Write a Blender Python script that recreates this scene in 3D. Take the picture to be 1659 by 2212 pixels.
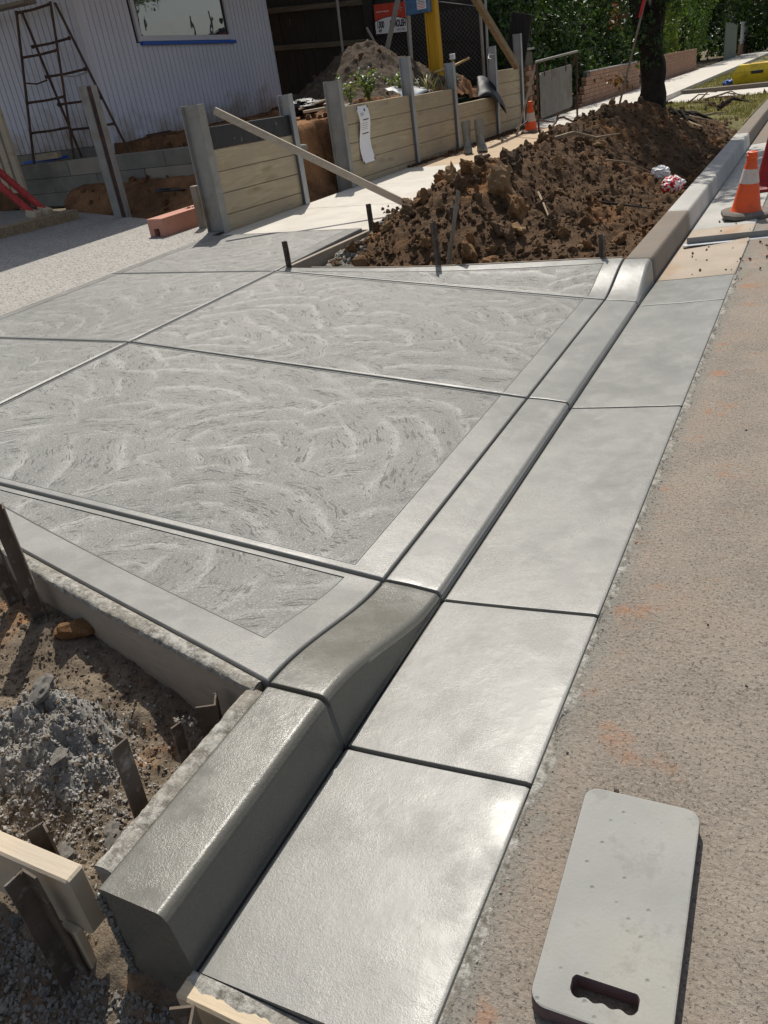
import bpy, bmesh, math, random
from mathutils import Vector, Matrix, noise
for o in list(bpy.data.objects): bpy.data.objects.remove(o)
random.seed(7)
S = bpy.context.scene
C = S.collection
R = math.radians
# ------------------------------------------------------------------ camera
CAM = Vector((.4162, 0, 1.4))
yaw, pit, rol = .52627, -.50351, -.14943
fw = Vector((-math.sin(yaw)*math.cos(pit), math.cos(yaw)*math.cos(pit), math.sin(pit)))
rt = Vector((math.cos(yaw), math.sin(yaw), 0)); up = rt.cross(fw)
r2 = math.cos(rol)*rt + math.sin(rol)*up; u2 = -math.sin(rol)*rt + math.cos(rol)*up
cd = bpy.data.cameras.new('camera'); cam = bpy.data.objects.new('camera', cd); C.objects.link(cam)
cam.matrix_world = Matrix(((r2.x,u2.x,-fw.x,CAM.x),(r2.y,u2.y,-fw.y,CAM.y),(r2.z,u2.z,-fw.z,CAM.z),(0,0,0,1)))
cd.sensor_fit = 'HORIZONTAL'; cd.sensor_width = 36; cd.lens = 36*1737.5/1659; cd.clip_end = 500; cd.clip_start = .05
S.camera = cam
# ------------------------------------------------------------------ light
SUN_EL, SUN_AZ = R(55), R(26)            # azimuth: left of +Y
w = bpy.data.worlds.new('World'); S.world = w; w.use_nodes = True
wn = w.node_tree.nodes; bg = wn['Background']
sky = wn.new('ShaderNodeTexSky'); sky.sky_type = 'NISHITA'; sky.sun_disc = False
sky.sun_elevation = SUN_EL; sky.sun_rotation = -SUN_AZ
sky.air_density = 1.0; sky.dust_density = 2.0; sky.ozone_density = .4
hs = wn.new('ShaderNodeHueSaturation'); hs.inputs['Saturation'].default_value = .68      # the camera's warm daylight balance
w.node_tree.links.new(sky.outputs[0], hs.inputs['Color']); w.node_tree.links.new(hs.outputs[0], bg.inputs[0]); bg.inputs[1].default_value = .105
sl = bpy.data.lights.new('sun', 'SUN'); sl.energy = 4.7; sl.angle = R(.53); sl.color = (1,.95,.86)
so = bpy.data.objects.new('sun', sl); C.objects.link(so)
sd = Vector((-math.sin(SUN_AZ)*math.cos(SUN_EL), math.cos(SUN_AZ)*math.cos(SUN_EL), math.sin(SUN_EL)))
so.rotation_euler = sd.to_track_quat('Z', 'Y').to_euler(); so.location = (0,0,20)
S.view_settings.view_transform = 'Standard'; S.view_settings.look = 'None'
S.view_settings.exposure = 0; S.view_settings.gamma = 1
S.render.engine = 'CYCLES'
# ------------------------------------------------------------------ node materials
class NT:
    def __init__(s, name):
        s.m = bpy.data.materials.new(name); s.m.use_nodes = True; s.t = s.m.node_tree
        s.b = s.t.nodes['Principled BSDF']; s.out = s.t.nodes['Material Output']
        tc = s.t.nodes.new('ShaderNodeTexCoord'); s.P = tc.outputs['Object']
    def put(s, sock, v):
        if v is None: return
        if isinstance(v, bpy.types.NodeSocket): s.t.links.new(v, sock)
        elif isinstance(v, (tuple, list)) and len(v) == 3 and sock.type == 'RGBA': sock.default_value = (*v, 1)
        else: sock.default_value = v
    def n(s, typ, ins={}, out=0, **kw):
        nd = s.t.nodes.new('ShaderNode'+typ)
        for k, v in kw.items(): setattr(nd, k, v)
        for k, v in ins.items(): s.put(nd.inputs[k], v)
        return nd.outputs[out]
    def noise(s, sc, det=4, ro=.55, vec=None, dist=0, out=0):
        return s.n('TexNoise', {'Vector': vec or s.P, 'Scale': sc, 'Detail': det, 'Roughness': ro, 'Distortion': dist}, out)
    def vor(s, sc, vec=None, out=0, feature='F1', rnd=1):
        return s.n('TexVoronoi', {'Vector': vec or s.P, 'Scale': sc, 'Randomness': rnd}, out, feature=feature)
    def mapr(s, v, a, b, c=0, d=1):
        return s.n('MapRange', {0: v, 1: a, 2: b, 3: c, 4: d}, 0)
    def math(s, op, a, b=0, c=0):
        return s.n('Math', {0: a, 1: b, 2: c}, 0, operation=op)
    def mix(s, f, a, b, blend='MIX'):
        nd = s.t.nodes.new('ShaderNodeMix'); nd.data_type = 'RGBA'; nd.blend_type = blend
        s.put(nd.inputs[0], f); s.put(nd.inputs[6], a); s.put(nd.inputs[7], b); return nd.outputs[2]
    def scale(s, v, vec=None):
        return s.n('Mapping', {'Vector': vec or s.P, 'Scale': v})
    def bump(s, h, dist, strength=1, nrm=None):
        return s.n('Bump', {'Height': h, 'Distance': dist, 'Strength': strength, 'Normal': nrm} if nrm else {'Height': h, 'Distance': dist, 'Strength': strength})
    def fin(s, col, rough=.8, nrm=None, spec=.5, metal=0, **kw):
        s.put(s.b.inputs['Base Color'], col); s.put(s.b.inputs['Roughness'], rough)
        s.put(s.b.inputs['Normal'], nrm); s.b.inputs['Specular IOR Level'].default_value = spec
        s.put(s.b.inputs['Metallic'], metal)
        return s.m
    def rnd(s): return s.n('ObjectInfo', out=5)

def m_plain(name, col, rough=.7, var=.12, sc=12, bump=.001, spec=.4, metal=0, dirt=None, dsc=3, dlo=.52, dhi=.7):
    t = NT(name); n = t.noise(sc, 5)
    c = t.mix(t.mapr(n, .3, .7), tuple(x*(1-var) for x in col), tuple(min(1, x*(1+var)) for x in col))
    if dirt: c = t.mix(t.mapr(t.noise(dsc, 6, .65), dlo, dhi), c, dirt)
    return t.fin(c, t.mapr(n, .2, .8, rough*.9, min(1, rough*1.1)), t.bump(t.noise(sc*8, 4), bump), spec, metal)

def m_smooth(name='concrete_trowelled', col=(.222,.219,.202), r0=.31, r1=.42):
    """wet, steel-trowelled concrete: fine wavy skin, patches of different wetness"""
    t = NT(name)
    big = t.noise(2.2, 4, .5, dist=.6); mid = t.noise(9, 5, .6, dist=.8)
    c = t.mix(t.mapr(big, .35, .68), tuple(x*.93 for x in col), tuple(x*1.06 for x in col))
    c = t.mix(t.mapr(mid, .56, .60, 0, .14), c, tuple(x*1.45 for x in col))
    c = t.mix(t.mapr(t.noise(3.1, 6, .7, dist=.5), .60, .63, 0, .20), c, tuple(x*1.5 for x in col))
    c = t.mix(t.mapr(t.vor(34), .03, .07, .7, 0), c, tuple(x*.35 for x in col))
    c = t.mix(t.mapr(t.noise(170, 2, .6), .4, .7, 0, .35), c, tuple(x*.6 for x in col))
    fine = t.noise(260, 3, .75); med = t.noise(130, 4, .7)
    wav = t.noise(1, 3, .55, vec=t.scale((45, 150, 60)), dist=1.2)
    wmask = t.mapr(t.noise(2.6, 3), .45, .62)
    h = t.math('ADD', t.math('MULTIPLY', t.math('MULTIPLY', wav, wmask), .8), t.math('ADD', t.math('MULTIPLY', fine, .8), t.math('MULTIPLY', med, .8)))
    amp = t.mapr(t.noise(4, 4, .6), .38, .62, .08, 1.1)
    rough = t.math('ADD', t.mapr(mid, .3, .7, r0, r1), t.mapr(big, .3, .7, -.03, .03))
    b1 = t.bump(t.math('MULTIPLY', h, amp), .0009)
    return t.fin(c, rough, b1, .5)

def m_swirl():
    """wood-floated concrete: overlapping brush arcs"""
    t = NT('concrete_swirl_finish')
    sxy = t.n('VectorMath', {0: t.P, 1: (1,1,0)}, 0, operation='MULTIPLY')
    wob = t.n('VectorMath', {0: t.n('VectorMath', {0: t.noise(2.0, 4, .6, out=1), 1: (.5,.5,.5)}, 0, operation='SUBTRACT'), 'Scale': .22}, 0, operation='SCALE')
    def arcs(sc, off, fr, piv, k):
        v = t.n('VectorMath', {0: sxy, 1: off}, 0, operation='ADD')
        v = t.n('VectorMath', {0: v, 1: wob}, 0, operation='ADD')
        vn = t.t.nodes.new('ShaderNodeTexVoronoi'); vn.voronoi_dimensions = '2D'; t.put(vn.inputs['Vector'], v); vn.inputs['Scale'].default_value = sc
        d = t.n('VectorMath', {0: v, 1: vn.outputs['Position']}, 0, operation='SUBTRACT')
        d = t.n('VectorMath', {0: d, 1: piv}, 0, operation='ADD')
        r = t.n('VectorMath', {0: d}, 1, operation='LENGTH')
        sp = t.t.nodes.new('ShaderNodeSeparateXYZ'); t.put(sp.inputs[0], d)
        a = t.math('ARCTAN2', sp.outputs[1], sp.outputs[0])
        cr = t.n('SeparateColor', {0: vn.outputs['Color']})
        saw = t.math('FRACT', t.math('ADD', t.math('MULTIPLY', r, k), cr))
        band = t.math('MULTIPLY', t.math('POWER', t.mapr(saw, .45, .88), 2.2), t.mapr(saw, .88, 1.0, 1, 0))
        cv = t.n('CombineXYZ', {0: t.math('MULTIPLY', r, fr), 1: t.math('MULTIPLY', a, 9), 2: cr})
        return t.noise(1, 2, .5, vec=cv), band
    f1, g1 = arcs(1.25, (0,0,0), 120, (.42,.52,0), 6.0); f2, g2 = arcs(1.7, (3.3,1.7,0), 130, (-.36,.48,0), 6.8)
    f3, g3 = arcs(1.0, (7.1,4.4,0), 120, (.15,.75,0), 4.8)
    k = t.mapr(t.noise(1.9, 2, .5), .46, .54); k2 = t.mapr(t.noise(1.5, 2, .5, vec=t.n('VectorMath', {0: t.P, 1: (5,9,2)}, 0, operation='ADD')), .5, .58)
    def mx(a, b, c): return t.n('Mix', {0: k2, 2: t.n('Mix', {0: k, 2: a, 3: b}), 3: c})
    f = mx(f1, f2, f3); g = mx(g1, g2, g3)
    g = t.math('MULTIPLY', g, t.math('MULTIPLY', t.mapr(t.noise(2.2, 4, .6), .34, .58, .22, 1), t.mapr(t.noise(60, 4, .8), .35, .6, .45, 1)))
    patch = t.noise(1.4, 4, .55)
    base = (.190,.187,.172)
    c = t.mix(t.mapr(patch, .35, .65), tuple(x*.86 for x in base), tuple(x*1.12 for x in base))
    c = t.mix(t.mapr(g, 0, 1, 0, .62), c, (.46,.455,.43))
    scr = t.math('MULTIPLY', t.mapr(f, .56, .64), t.mapr(t.noise(14, 3, .6), .42, .56))
    c = t.mix(t.mapr(t.noise(150, 4, .8), .44, .62, 0, .7), c, tuple(x*.45 for x in base))
    c = t.mix(t.mapr(t.noise(170, 3, .8, vec=t.n('VectorMath', {0: t.P, 1: (3,1,7)}, 0, operation='ADD')), .56, .68, 0, .75), c, (.52,.52,.50))
    c = t.mix(t.mapr(scr, 0, 1, 0, .7), c, tuple(x*.28 for x in base))
    h = t.math('ADD', t.math('MULTIPLY', scr, -1.3), t.math('ADD', t.math('MULTIPLY', t.noise(160, 4, .75), 1.6), t.math('MULTIPLY', g, .15)))
    return t.fin(c, t.mapr(g, 0, .8, .58, .38), t.bump(h, .0015), .42)

def m_dryconc(name, col, stain=(.3,.2,.12), amt=.5, joints=True):
    t = NT(name)
    n = t.noise(3, 6, .6); m = t.noise(18, 5, .6)
    c = t.mix(t.mapr(n, .3, .7), tuple(x*.88 for x in col), tuple(min(1,x*1.08) for x in col))
    c = t.mix(t.mapr(m, .55, .75, 0, .35), c, tuple(x*.75 for x in col))
    c = t.mix(t.mapr(t.noise(1.4, 6, .65, vec=t.scale((2,.7,1))), .55, .75, 0, amt), c, stain)
    return t.fin(c, .85, t.bump(t.math('ADD', t.noise(160, 3), t.math('MULTIPLY', m, .6)), .0018), .3)

def m_asphalt():
    t = NT('asphalt_chip_seal')
    v = t.n('SeparateColor', {0: t.vor(190, out=1, vec=t.n('VectorMath', {0: t.P, 1: t.n('VectorMath', {0: t.noise(60, 2, out=1), 'Scale': .02}, 0, operation='SCALE')}, 0, operation='ADD'))})
    c = t.mix(v, (.195,.166,.136), (.275,.240,.200))
    c = t.mix(t.mapr(t.noise(3.0, 6, .65), .42, .66, 0, .75), c, (.315,.272,.225))
    c = t.mix(t.mapr(t.noise(1.5, 6, .62), .52, .72, 0, .6), c, (.25,.18,.128))
    c = t.mix(t.mapr(t.noise(24, 6, .7), .58, .74, 0, .35), c, (.18,.145,.115))
    c = t.mix(t.mapr(t.noise(75, 4, .7), .62, .74, 0, .7), c, (.45,.40,.345))
    sx = t.t.nodes.new('ShaderNodeSeparateXYZ'); t.put(sx.inputs[0], t.P)
    near = t.mapr(sx.outputs[0], .02, .45, 1, 0)
    c = t.mix(t.math('MULTIPLY', near, t.mapr(t.noise(4.2, 5, .7), .57, .67, 0, .7)), c, (.36,.165,.08))
    c = t.mix(t.mapr(t.noise(5, 5, .8, vec=t.scale((1.6,.8,1))), .66, .72, 0, .45), c, (.48,.45,.41))
    lip = t.mapr(t.math('ADD', sx.outputs[0], t.mapr(t.noise(16, 5, .75), .3, .7, -.03, .03)), .005, .06, 1, 0)
    c = t.mix(t.math('MULTIPLY', lip, t.mapr(t.noise(30, 5, .7), .3, .6, .2, .9)), c, (.20,.20,.18))
    flake = t.noise(1, 7, .68, vec=t.scale((60, 85, 60)), dist=.9)
    pits = t.mapr(t.noise(120, 5, .7), .28, .42)
    h = t.math('ADD', t.math('MULTIPLY', flake, 1.6), t.math('ADD', pits, t.math('MULTIPLY', t.noise(420, 2), .3)))
    c = t.mix(t.mapr(pits, 0, .7, .38, 0), c, (.12,.095,.075))
    return t.fin(c, .9, t.bump(h, .0042), .25)

def m_aggregate():
    t = NT('exposed_aggregate')
    v = t.vor(62, out=1); d = t.vor(62)
    vs = t.n('SeparateColor', {0: v})
    c = t.mix(t.mapr(vs, .0, 1), (.22,.205,.185), (.43,.405,.37))
    c = t.mix(t.mapr(t.n('SeparateColor', {0: v}, 1), .78, .8), c, (.10,.10,.10))
    c = t.mix(t.mapr(d, .45, .6), c, (.31,.295,.27))
    c = t.mix(t.mapr(t.noise(2, 5), .4, .7, 0, .35), c, (.25,.23,.205))
    return t.fin(c, .8, t.bump(t.math('MULTIPLY', d, -1), .004), .35)

def m_soil(name, dark, mid, orange, o_amt=.7, sc=1.0, bump=.02, osc=2.3, olo=.5):
    t = NT(name)
    a = t.noise(9*sc, 8, .65); b = t.noise(osc*sc, 6, .65); f = t.noise(55*sc, 5, .7)
    c = t.mix(t.mapr(a, .32, .68), dark, mid)
    c = t.mix(t.mapr(b, olo, olo+.17, 0, o_amt), c, orange)
    c = t.mix(t.mapr(f, .45, .72, 0, .5), c, tuple(x*.45 for x in dark))
    c = t.mix(t.mapr(t.noise(120*sc, 3, .6), .62, .75, 0, .5), c, tuple(min(1,x*1.9) for x in mid))
    h = t.math('ADD', t.math('MULTIPLY', f, 1), t.math('ADD', t.math('MULTIPLY', t.noise(160*sc, 4, .7), .5), t.math('MULTIPLY', a, 1.2)))
    return t.fin(c, .95, t.bump(h, bump), .15)

def m_crust():
    t = NT('cement_crust'); n = t.noise(38, 6, .75); m = t.noise(7, 5, .65)
    c = t.mix(t.mapr(n, .40, .60), (.14,.128,.108), (.40,.385,.345))
    c = t.mix(t.mapr(m, .45, .62, 0, .75), c, (.24,.215,.175))
    c = t.mix(t.mapr(t.noise(90, 4, .7), .58, .66, 0, .6), c, (.56,.55,.52))
    return t.fin(c, .92, t.bump(t.math('ADD', n, t.math('MULTIPLY', t.noise(150, 4, .7), .4)), .006), .2)

def m_clad():
    t = NT('primed_cladding'); n = t.noise(2, 5)
    c = t.mix(t.mapr(n, .3, .7), (.63,.635,.725), (.69,.695,.79))
    c = t.mix(t.mapr(t.noise(5, 5, .7, vec=t.scale((1,1,.3))), .60, .70, 0, .35), c, (.52,.50,.53))
    sz = t.t.nodes.new('ShaderNodeSeparateXYZ'); t.put(sz.inputs[0], t.P)
    mud = t.mapr(t.math('ADD', sz.outputs[2], t.mapr(t.noise(2.2, 6, .7), .3, .7, -.35, .35)), .85, 1.35, .8, 0)
    c = t.mix(mud, c, (.33,.26,.19))                    # mud splashed up from the bare soil
    return t.fin(c, .6, t.bump(t.noise(60, 3), .0003), .3)

def m_stone(name, cols, rough=.9, bump=.004, sc=30):
    t = NT(name); r = t.rnd(); n = t.noise(sc, 6, .6)
    cr = t.t.nodes.new('ShaderNodeValToRGB'); el = cr.color_ramp.elements
    while len(el) < len(cols): el.new(.5)
    for i, e in enumerate(el): e.position = i/(len(cols)-1); e.color = (*cols[i], 1)
    t.put(cr.inputs[0], r)
    c = t.mix(t.mapr(n, .35, .7, 0, .55), cr.outputs[0], (.07,.05,.035))
    c = t.mix(t.mapr(t.noise(sc*.4, 4), .55, .7, 0, .3), c, (.4,.36,.3))
    return t.fin(c, rough, t.bump(t.math('ADD', n, t.math('MULTIPLY', t.noise(sc*5, 4), .5)), bump), .2)

def m_wood(name, lo, hi, axis=(3,45,45), rough=.75, knots=True, grey=None, bump=.0012):
    t = NT(name); r = t.rnd()
    loc = t.n('VectorMath', {0: t.P, 1: t.n('VectorMath', {0: (7.3,3.1,5.7), 'Scale': r}, 0, operation='SCALE')}, 0, operation='ADD')
    v = t.n('Mapping', {'Vector': loc, 'Scale': axis})
    g = t.noise(1, 6, .6, vec=v, dist=1.2); f = t.noise(4, 4, .6, vec=v)
    c = t.mix(t.mapr(g, .3, .7), lo, hi)
    c = t.mix(t.mapr(f, .55, .75, 0, .4), c, tuple(x*.6 for x in lo))
    c = t.mix(t.mapr(r, 0, 1, 0, .25), c, tuple(x*.7 for x in hi))
    if knots:
        k = t.vor(1, vec=t.n('VectorMath', {0: t.n('Mapping', {'Vector': loc, 'Scale': tuple(1.7 if a < 10 else 6.5 for a in axis)}), 1: t.n('VectorMath', {0: t.noise(6, 3, out=1), 'Scale': .35}, 0, operation='SCALE')}, 0, operation='ADD'))
        c = t.mix(t.mapr(k, .06, .24, .55, 0), c, tuple(x*.5 for x in lo))
    if grey: c = t.mix(t.mapr(t.noise(3, 6, .6), .4, .65, 0, .8), c, grey)
    return t.fin(c, rough, t.bump(t.math('ADD', g, f), bump), .3)

def m_leaf(name, cols, trans=.35):
    t = NT(name)
    n = t.n('NewGeometry', out=8) if False else None
    geo = t.t.nodes.new('ShaderNodeNewGeometry'); r = geo.outputs['Random Per Island']
    cr = t.t.nodes.new('ShaderNodeValToRGB'); el = cr.color_ramp.elements
    while len(el) < len(cols): el.new(.5)
    for i, e in enumerate(el): e.position = i/(len(cols)-1); e.color = (*cols[i], 1)
    t.put(cr.inputs[0], r)
    t.fin(cr.outputs[0], .45, None, .4)
    tr = t.t.nodes.new('ShaderNodeBsdfTranslucent'); t.put(tr.inputs[0], t.mix(1.0, cr.outputs[0], (1.0,1.0,.45), 'MULTIPLY'))
    ms = t.t.nodes.new('ShaderNodeMixShader'); ms.inputs[0].default_value = trans
    t.t.links.new(t.b.outputs[0], ms.inputs[1]); t.t.links.new(tr.outputs[0], ms.inputs[2])
    t.t.links.new(ms.outputs[0], t.out.inputs[0]); return t.m

def m_cone():
    t = NT('cone_plastic'); n = t.noise(9, 6, .65)
    c = t.mix(t.mapr(n, .45, .75), (.85,.115,.025), (.55,.09,.03))
    c = t.mix(t.mapr(t.noise(30, 5, .7), .58, .75, 0, .6), c, (.25,.12,.06))
    return t.fin(c, .5, t.bump(n, .002), .4)

M = dict(
 smooth=m_smooth(), swirl=m_swirl(), bed=m_plain('joint_concrete_crease_shade', (.11,.11,.10), .8, .2, 40),
 path=m_dryconc('path_concrete', (.55,.515,.455), (.40,.32,.235), .5), pathdirty=m_dryconc('path_concrete_dirty', (.44,.33,.22), (.36,.20,.10), .8),
 kerbold=m_dryconc('kerb_concrete_old', (.185,.155,.125), (.22,.14,.085), .7), kerbnew=m_dryconc('kerb_concrete_pale', (.41,.40,.37), (.33,.30,.26), .4),
 gutold=m_dryconc('gutter_concrete_muddy', (.37,.31,.245), (.33,.18,.09), .9),
 asphalt=m_asphalt(), aggr=m_aggregate(),
 soilA=m_soil('clay_soil', (.135,.105,.078), (.27,.215,.155), (.40,.20,.085), .85, 1.6, .007, 3, .56),
 mound=m_soil('mound_soil', (.078,.047,.027), (.155,.095,.053), (.33,.16,.065), .85, 1.0, .014, 1.5, .54),
 sand=m_soil('sandy_soil', (.085,.065,.048), (.165,.128,.094), (.15,.10,.07), .4, 1.5, .02),
 bank=m_soil('bank_soil', (.12,.062,.032), (.24,.13,.068), (.42,.215,.10), .9, .8, .02, 1.3, .44),
 ground=m_soil('ground_soil', (.10,.08,.05), (.17,.14,.09), (.2,.13,.07), .5, .4, .02),
 stone=m_stone('stones', [(.13,.11,.09),(.26,.24,.21),(.33,.30,.26),(.30,.16,.08),(.22,.2,.18),(.36,.35,.33)]),
 rubble=m_stone('rubble_stones', [(.19,.18,.16),(.28,.265,.24),(.34,.325,.30),(.23,.215,.19),(.40,.385,.36)], bump=.003, sc=45),
 clod=m_stone('dirt_clods', [(.09,.055,.032),(.14,.088,.05),(.19,.115,.06),(.32,.165,.065),(.12,.075,.042),(.40,.24,.11),(.16,.11,.07)], bump=.008, sc=14),
 sleeper=m_wood('treated_pine', (.35,.28,.175), (.51,.425,.285), (30,1.6,22), knots=True, grey=(.36,.31,.23)),
 timber=m_wood('pine_timber', (.50,.40,.27), (.60,.49,.345), (3,30,30), grey=(.44,.38,.30)),
 braceT=m_wood('brace_timber', (.40,.33,.25), (.55,.47,.37), (3,45,45), knots=False),
 heap=m_soil('cement_heap', (.24,.23,.21), (.40,.385,.355), (.34,.28,.2), .4, 2.2, .006),
 kerbwet=m_smooth('wet_kerb_render', (.135,.130,.110), .22, .36),
 timberold=m_wood('weathered_timber', (.15,.115,.08), (.27,.215,.16), (3,45,45), grey=(.30,.28,.25)),
 formply=m_wood('form_board', (.27,.22,.165), (.38,.315,.245), (3,40,40), grey=(.27,.235,.19), knots=False),
 crust=m_crust(),
 paling=m_wood('dark_palings', (.018,.016,.015), (.05,.045,.04), (45,45,2), rough=.85, knots=False),
 rail=m_wood('fence_rail', (.06,.05,.038), (.17,.15,.11), (2,45,45), knots=False),
 galv=m_plain('galvanised_steel', (.34,.36,.38), .5, .12, 9, .0004, .5, .45, (.30,.27,.23), 4, .52, .8),
 galvmud=m_plain('galvanised_steel_muddy', (.30,.29,.265), .7, .15, 8, .0006, .4, .15, (.24,.19,.14), 3),
 stake=m_plain('stake_steel', (.115,.09,.07), .8, .3, 14, .0012, .4, .25, (.30,.28,.25), 22, .55, .7),
 rust=m_plain('rusty_tube', (.085,.05,.04), .7, .35, 14, .0008, .4, .3, (.16,.07,.035), 9),
 clad=m_clad(),
 cladtrim=m_plain('white_trim', (.62,.61,.67), .55, .04, 3, .0003),
 block=m_plain('concrete_block', (.23,.215,.185), .92, .15, 5, .003, .2, 0, (.30,.27,.22), 2.5),
 block2=m_plain('concrete_block_buff', (.33,.29,.235), .92, .12, 5, .003, .2),
 bluefilm=m_plain('blue_film', (.015,.11,.52), .4, .1, 6, .0006),
 black=m_plain('black_plastic', (.012,.012,.014), .38, .3, 8, .003, .5),
 blackmat=m_plain('black_board', (.025,.026,.03), .6, .3, 10, .001, .4, 0, (.16,.15,.14), 12, .63, .72),
 white=m_plain('white_plastic', (.75,.75,.75), .5, .05), paper=m_plain('paper', (.78,.79,.82), .6, .03, 5, .0003),
 ink=m_plain('black_ink', (.015,.015,.018), .6, .05), red=m_plain('red_paint', (.42,.035,.03), .5, .3, 12, .0008, .4, 0, (.5,.42,.38), 30, .64, .72),
 signred=m_plain('sign_red', (.55,.06,.03), .5, .12), redplastic=m_plain('red_plastic', (.55,.02,.03), .4, .2),
 cone=m_cone(), conedark=m_plain('cone_red_old', (.30,.012,.012), .55, .3, 10, .001, .4, 0, (.10,.03,.025), 14),
 reflect=m_plain('cone_collar', (.60,.54,.48), .6, .12, 20, .001, .4, 0, (.75,.22,.10), 16, .6, .7),
 rubber=m_plain('rubber_base', (.17,.15,.13), .9, .2, 10, .002, .2),
 pad=None, yellowpost=m_wood('yellow_post', (.50,.27,.015), (.66,.38,.03), (45,45,3), knots=False), bluebox=m_plain('blue_metal', (.05,.13,.26), .45, .12, 6, .0005, .5, 0, (.03,.06,.1), 9),
 yellow=m_plain('yellow_plastic', (.72,.52,.02), .5, .1, 6, .001, .4, 0, (.5,.34,.03), 5), pink=m_plain('pink_block', (.47,.235,.18), .85, .14, 7, .002, .3, 0, (.42,.20,.12), 3.5),
 brick=m_stone('cream_bricks', [(.36,.19,.12),(.42,.235,.15),(.38,.22,.145),(.47,.28,.19)], bump=.002, sc=25), mortar=m_plain('mortar', (.10,.085,.07), .95, .15, 20, .002),
 cap=m_plain('coping', (.33,.30,.28), .9, .1, 10, .002),
 bark=m_plain('bark', (.035,.028,.022), .95, .5, 7, .03, .2),
 leafdark=m_leaf('leaves_dark', [(.012,.03,.008),(.036,.075,.018),(.024,.055,.013),(.10,.17,.045)], .32),
 leafmid=m_leaf('leaves_mid', [(.05,.10,.025),(.09,.16,.035),(.13,.21,.05)], .45),
 leafcyp=m_leaf('leaves_cypress', [(.07,.12,.02),(.13,.19,.035),(.21,.26,.05)], .45),
 leafred=m_leaf('leaves_burgundy', [(.04,.008,.01),(.09,.015,.018),(.16,.03,.025)], .3),
 leafrust=m_leaf('leaves_reddish', [(.09,.05,.03),(.18,.07,.04),(.22,.15,.08),(.10,.09,.03)], .4),
 weed=m_leaf('leaves_weed', [(.10,.17,.03),(.16,.25,.05),(.22,.32,.07)], .45),
 grass=m_leaf('grass_blades', [(.09,.12,.035),(.20,.19,.07),(.30,.25,.11),(.14,.16,.05)], .35),
 strap=m_leaf('strap_leaves', [(.03,.07,.02),(.06,.12,.03),(.10,.17,.05)], .3),
 turf=m_soil('turf_soil', (.12,.125,.05), (.26,.23,.10), (.34,.28,.14), .6, 2.0, .02),
 root=m_wood('roots', (.18,.125,.075), (.36,.28,.18), (20,20,20), knots=False), 
 greenfence=m_wood('grey_green_palings', (.17,.20,.16), (.25,.28,.22), (45,45,2), knots=False),
 boot=m_plain('boot_rubber', (.20,.21,.19), .75, .25, 8, .0015, .4, 0, (.36,.35,.32), 6, .5, .62),
 wire=m_plain('wire', (.20,.2,.2), .5, .1, 8, .0002, .5, .6), brass=m_plain('brass_pipe', (.35,.24,.09), .45, .2, 8, .0005, .5, .6),
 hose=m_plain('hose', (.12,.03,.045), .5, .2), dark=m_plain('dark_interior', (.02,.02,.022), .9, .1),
 roof=m_plain('roof_sheet', (.2,.2,.21), .6, .1, 3), soffit=m_plain('soffit', (.5,.5,.52), .7, .05, 3),
)
def m_pad():
    t = NT('kneeling_pad_foam'); n = t.noise(5, 5); v = t.vor(42)
    c = t.mix(t.mapr(n, .3, .7), (.245,.245,.228), (.31,.31,.29))
    c = t.mix(t.mapr(t.noise(3.1, 4, .6), .5, .72, 0, .5), c, (.30,.28,.22))
    c = t.mix(t.mapr(t.noise(11, 6, .7), .56, .64, 0, .45), c, (.20,.195,.18))
    c = t.mix(t.mapr(t.noise(7, 5, .75, vec=t.scale((1,.25,1))), .62, .66, 0, .5), c, (.42,.42,.40))
    dent = t.mapr(v, .03, .20, 0, 1)
    on = t.mapr(t.n('SeparateColor', {0: t.vor(42, out=1)}), .62, .64)
    dent = t.math('MAXIMUM', dent, t.math('SUBTRACT', 1, on))
    c = t.mix(t.mapr(dent, 0, 1, .35, 0), c, (.12,.11,.10))
    return t.fin(c, .85, t.bump(t.math('ADD', dent, t.math('MULTIPLY', t.noise(150, 3), .35)), .0022), .3)
M['pad'] = m_pad()
M['padside'] = m_plain('foam_side', (.13,.085,.085), .85, .2, 30, .0015)
def m_glass():
    t = NT('window_glass'); t.fin((.05,.06,.07), .015, t.bump(t.noise(2.2, 2), .004), .5)
    t.b.inputs['IOR'].default_value = 3.4; return t.m
M['glass'] = m_glass()
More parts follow.
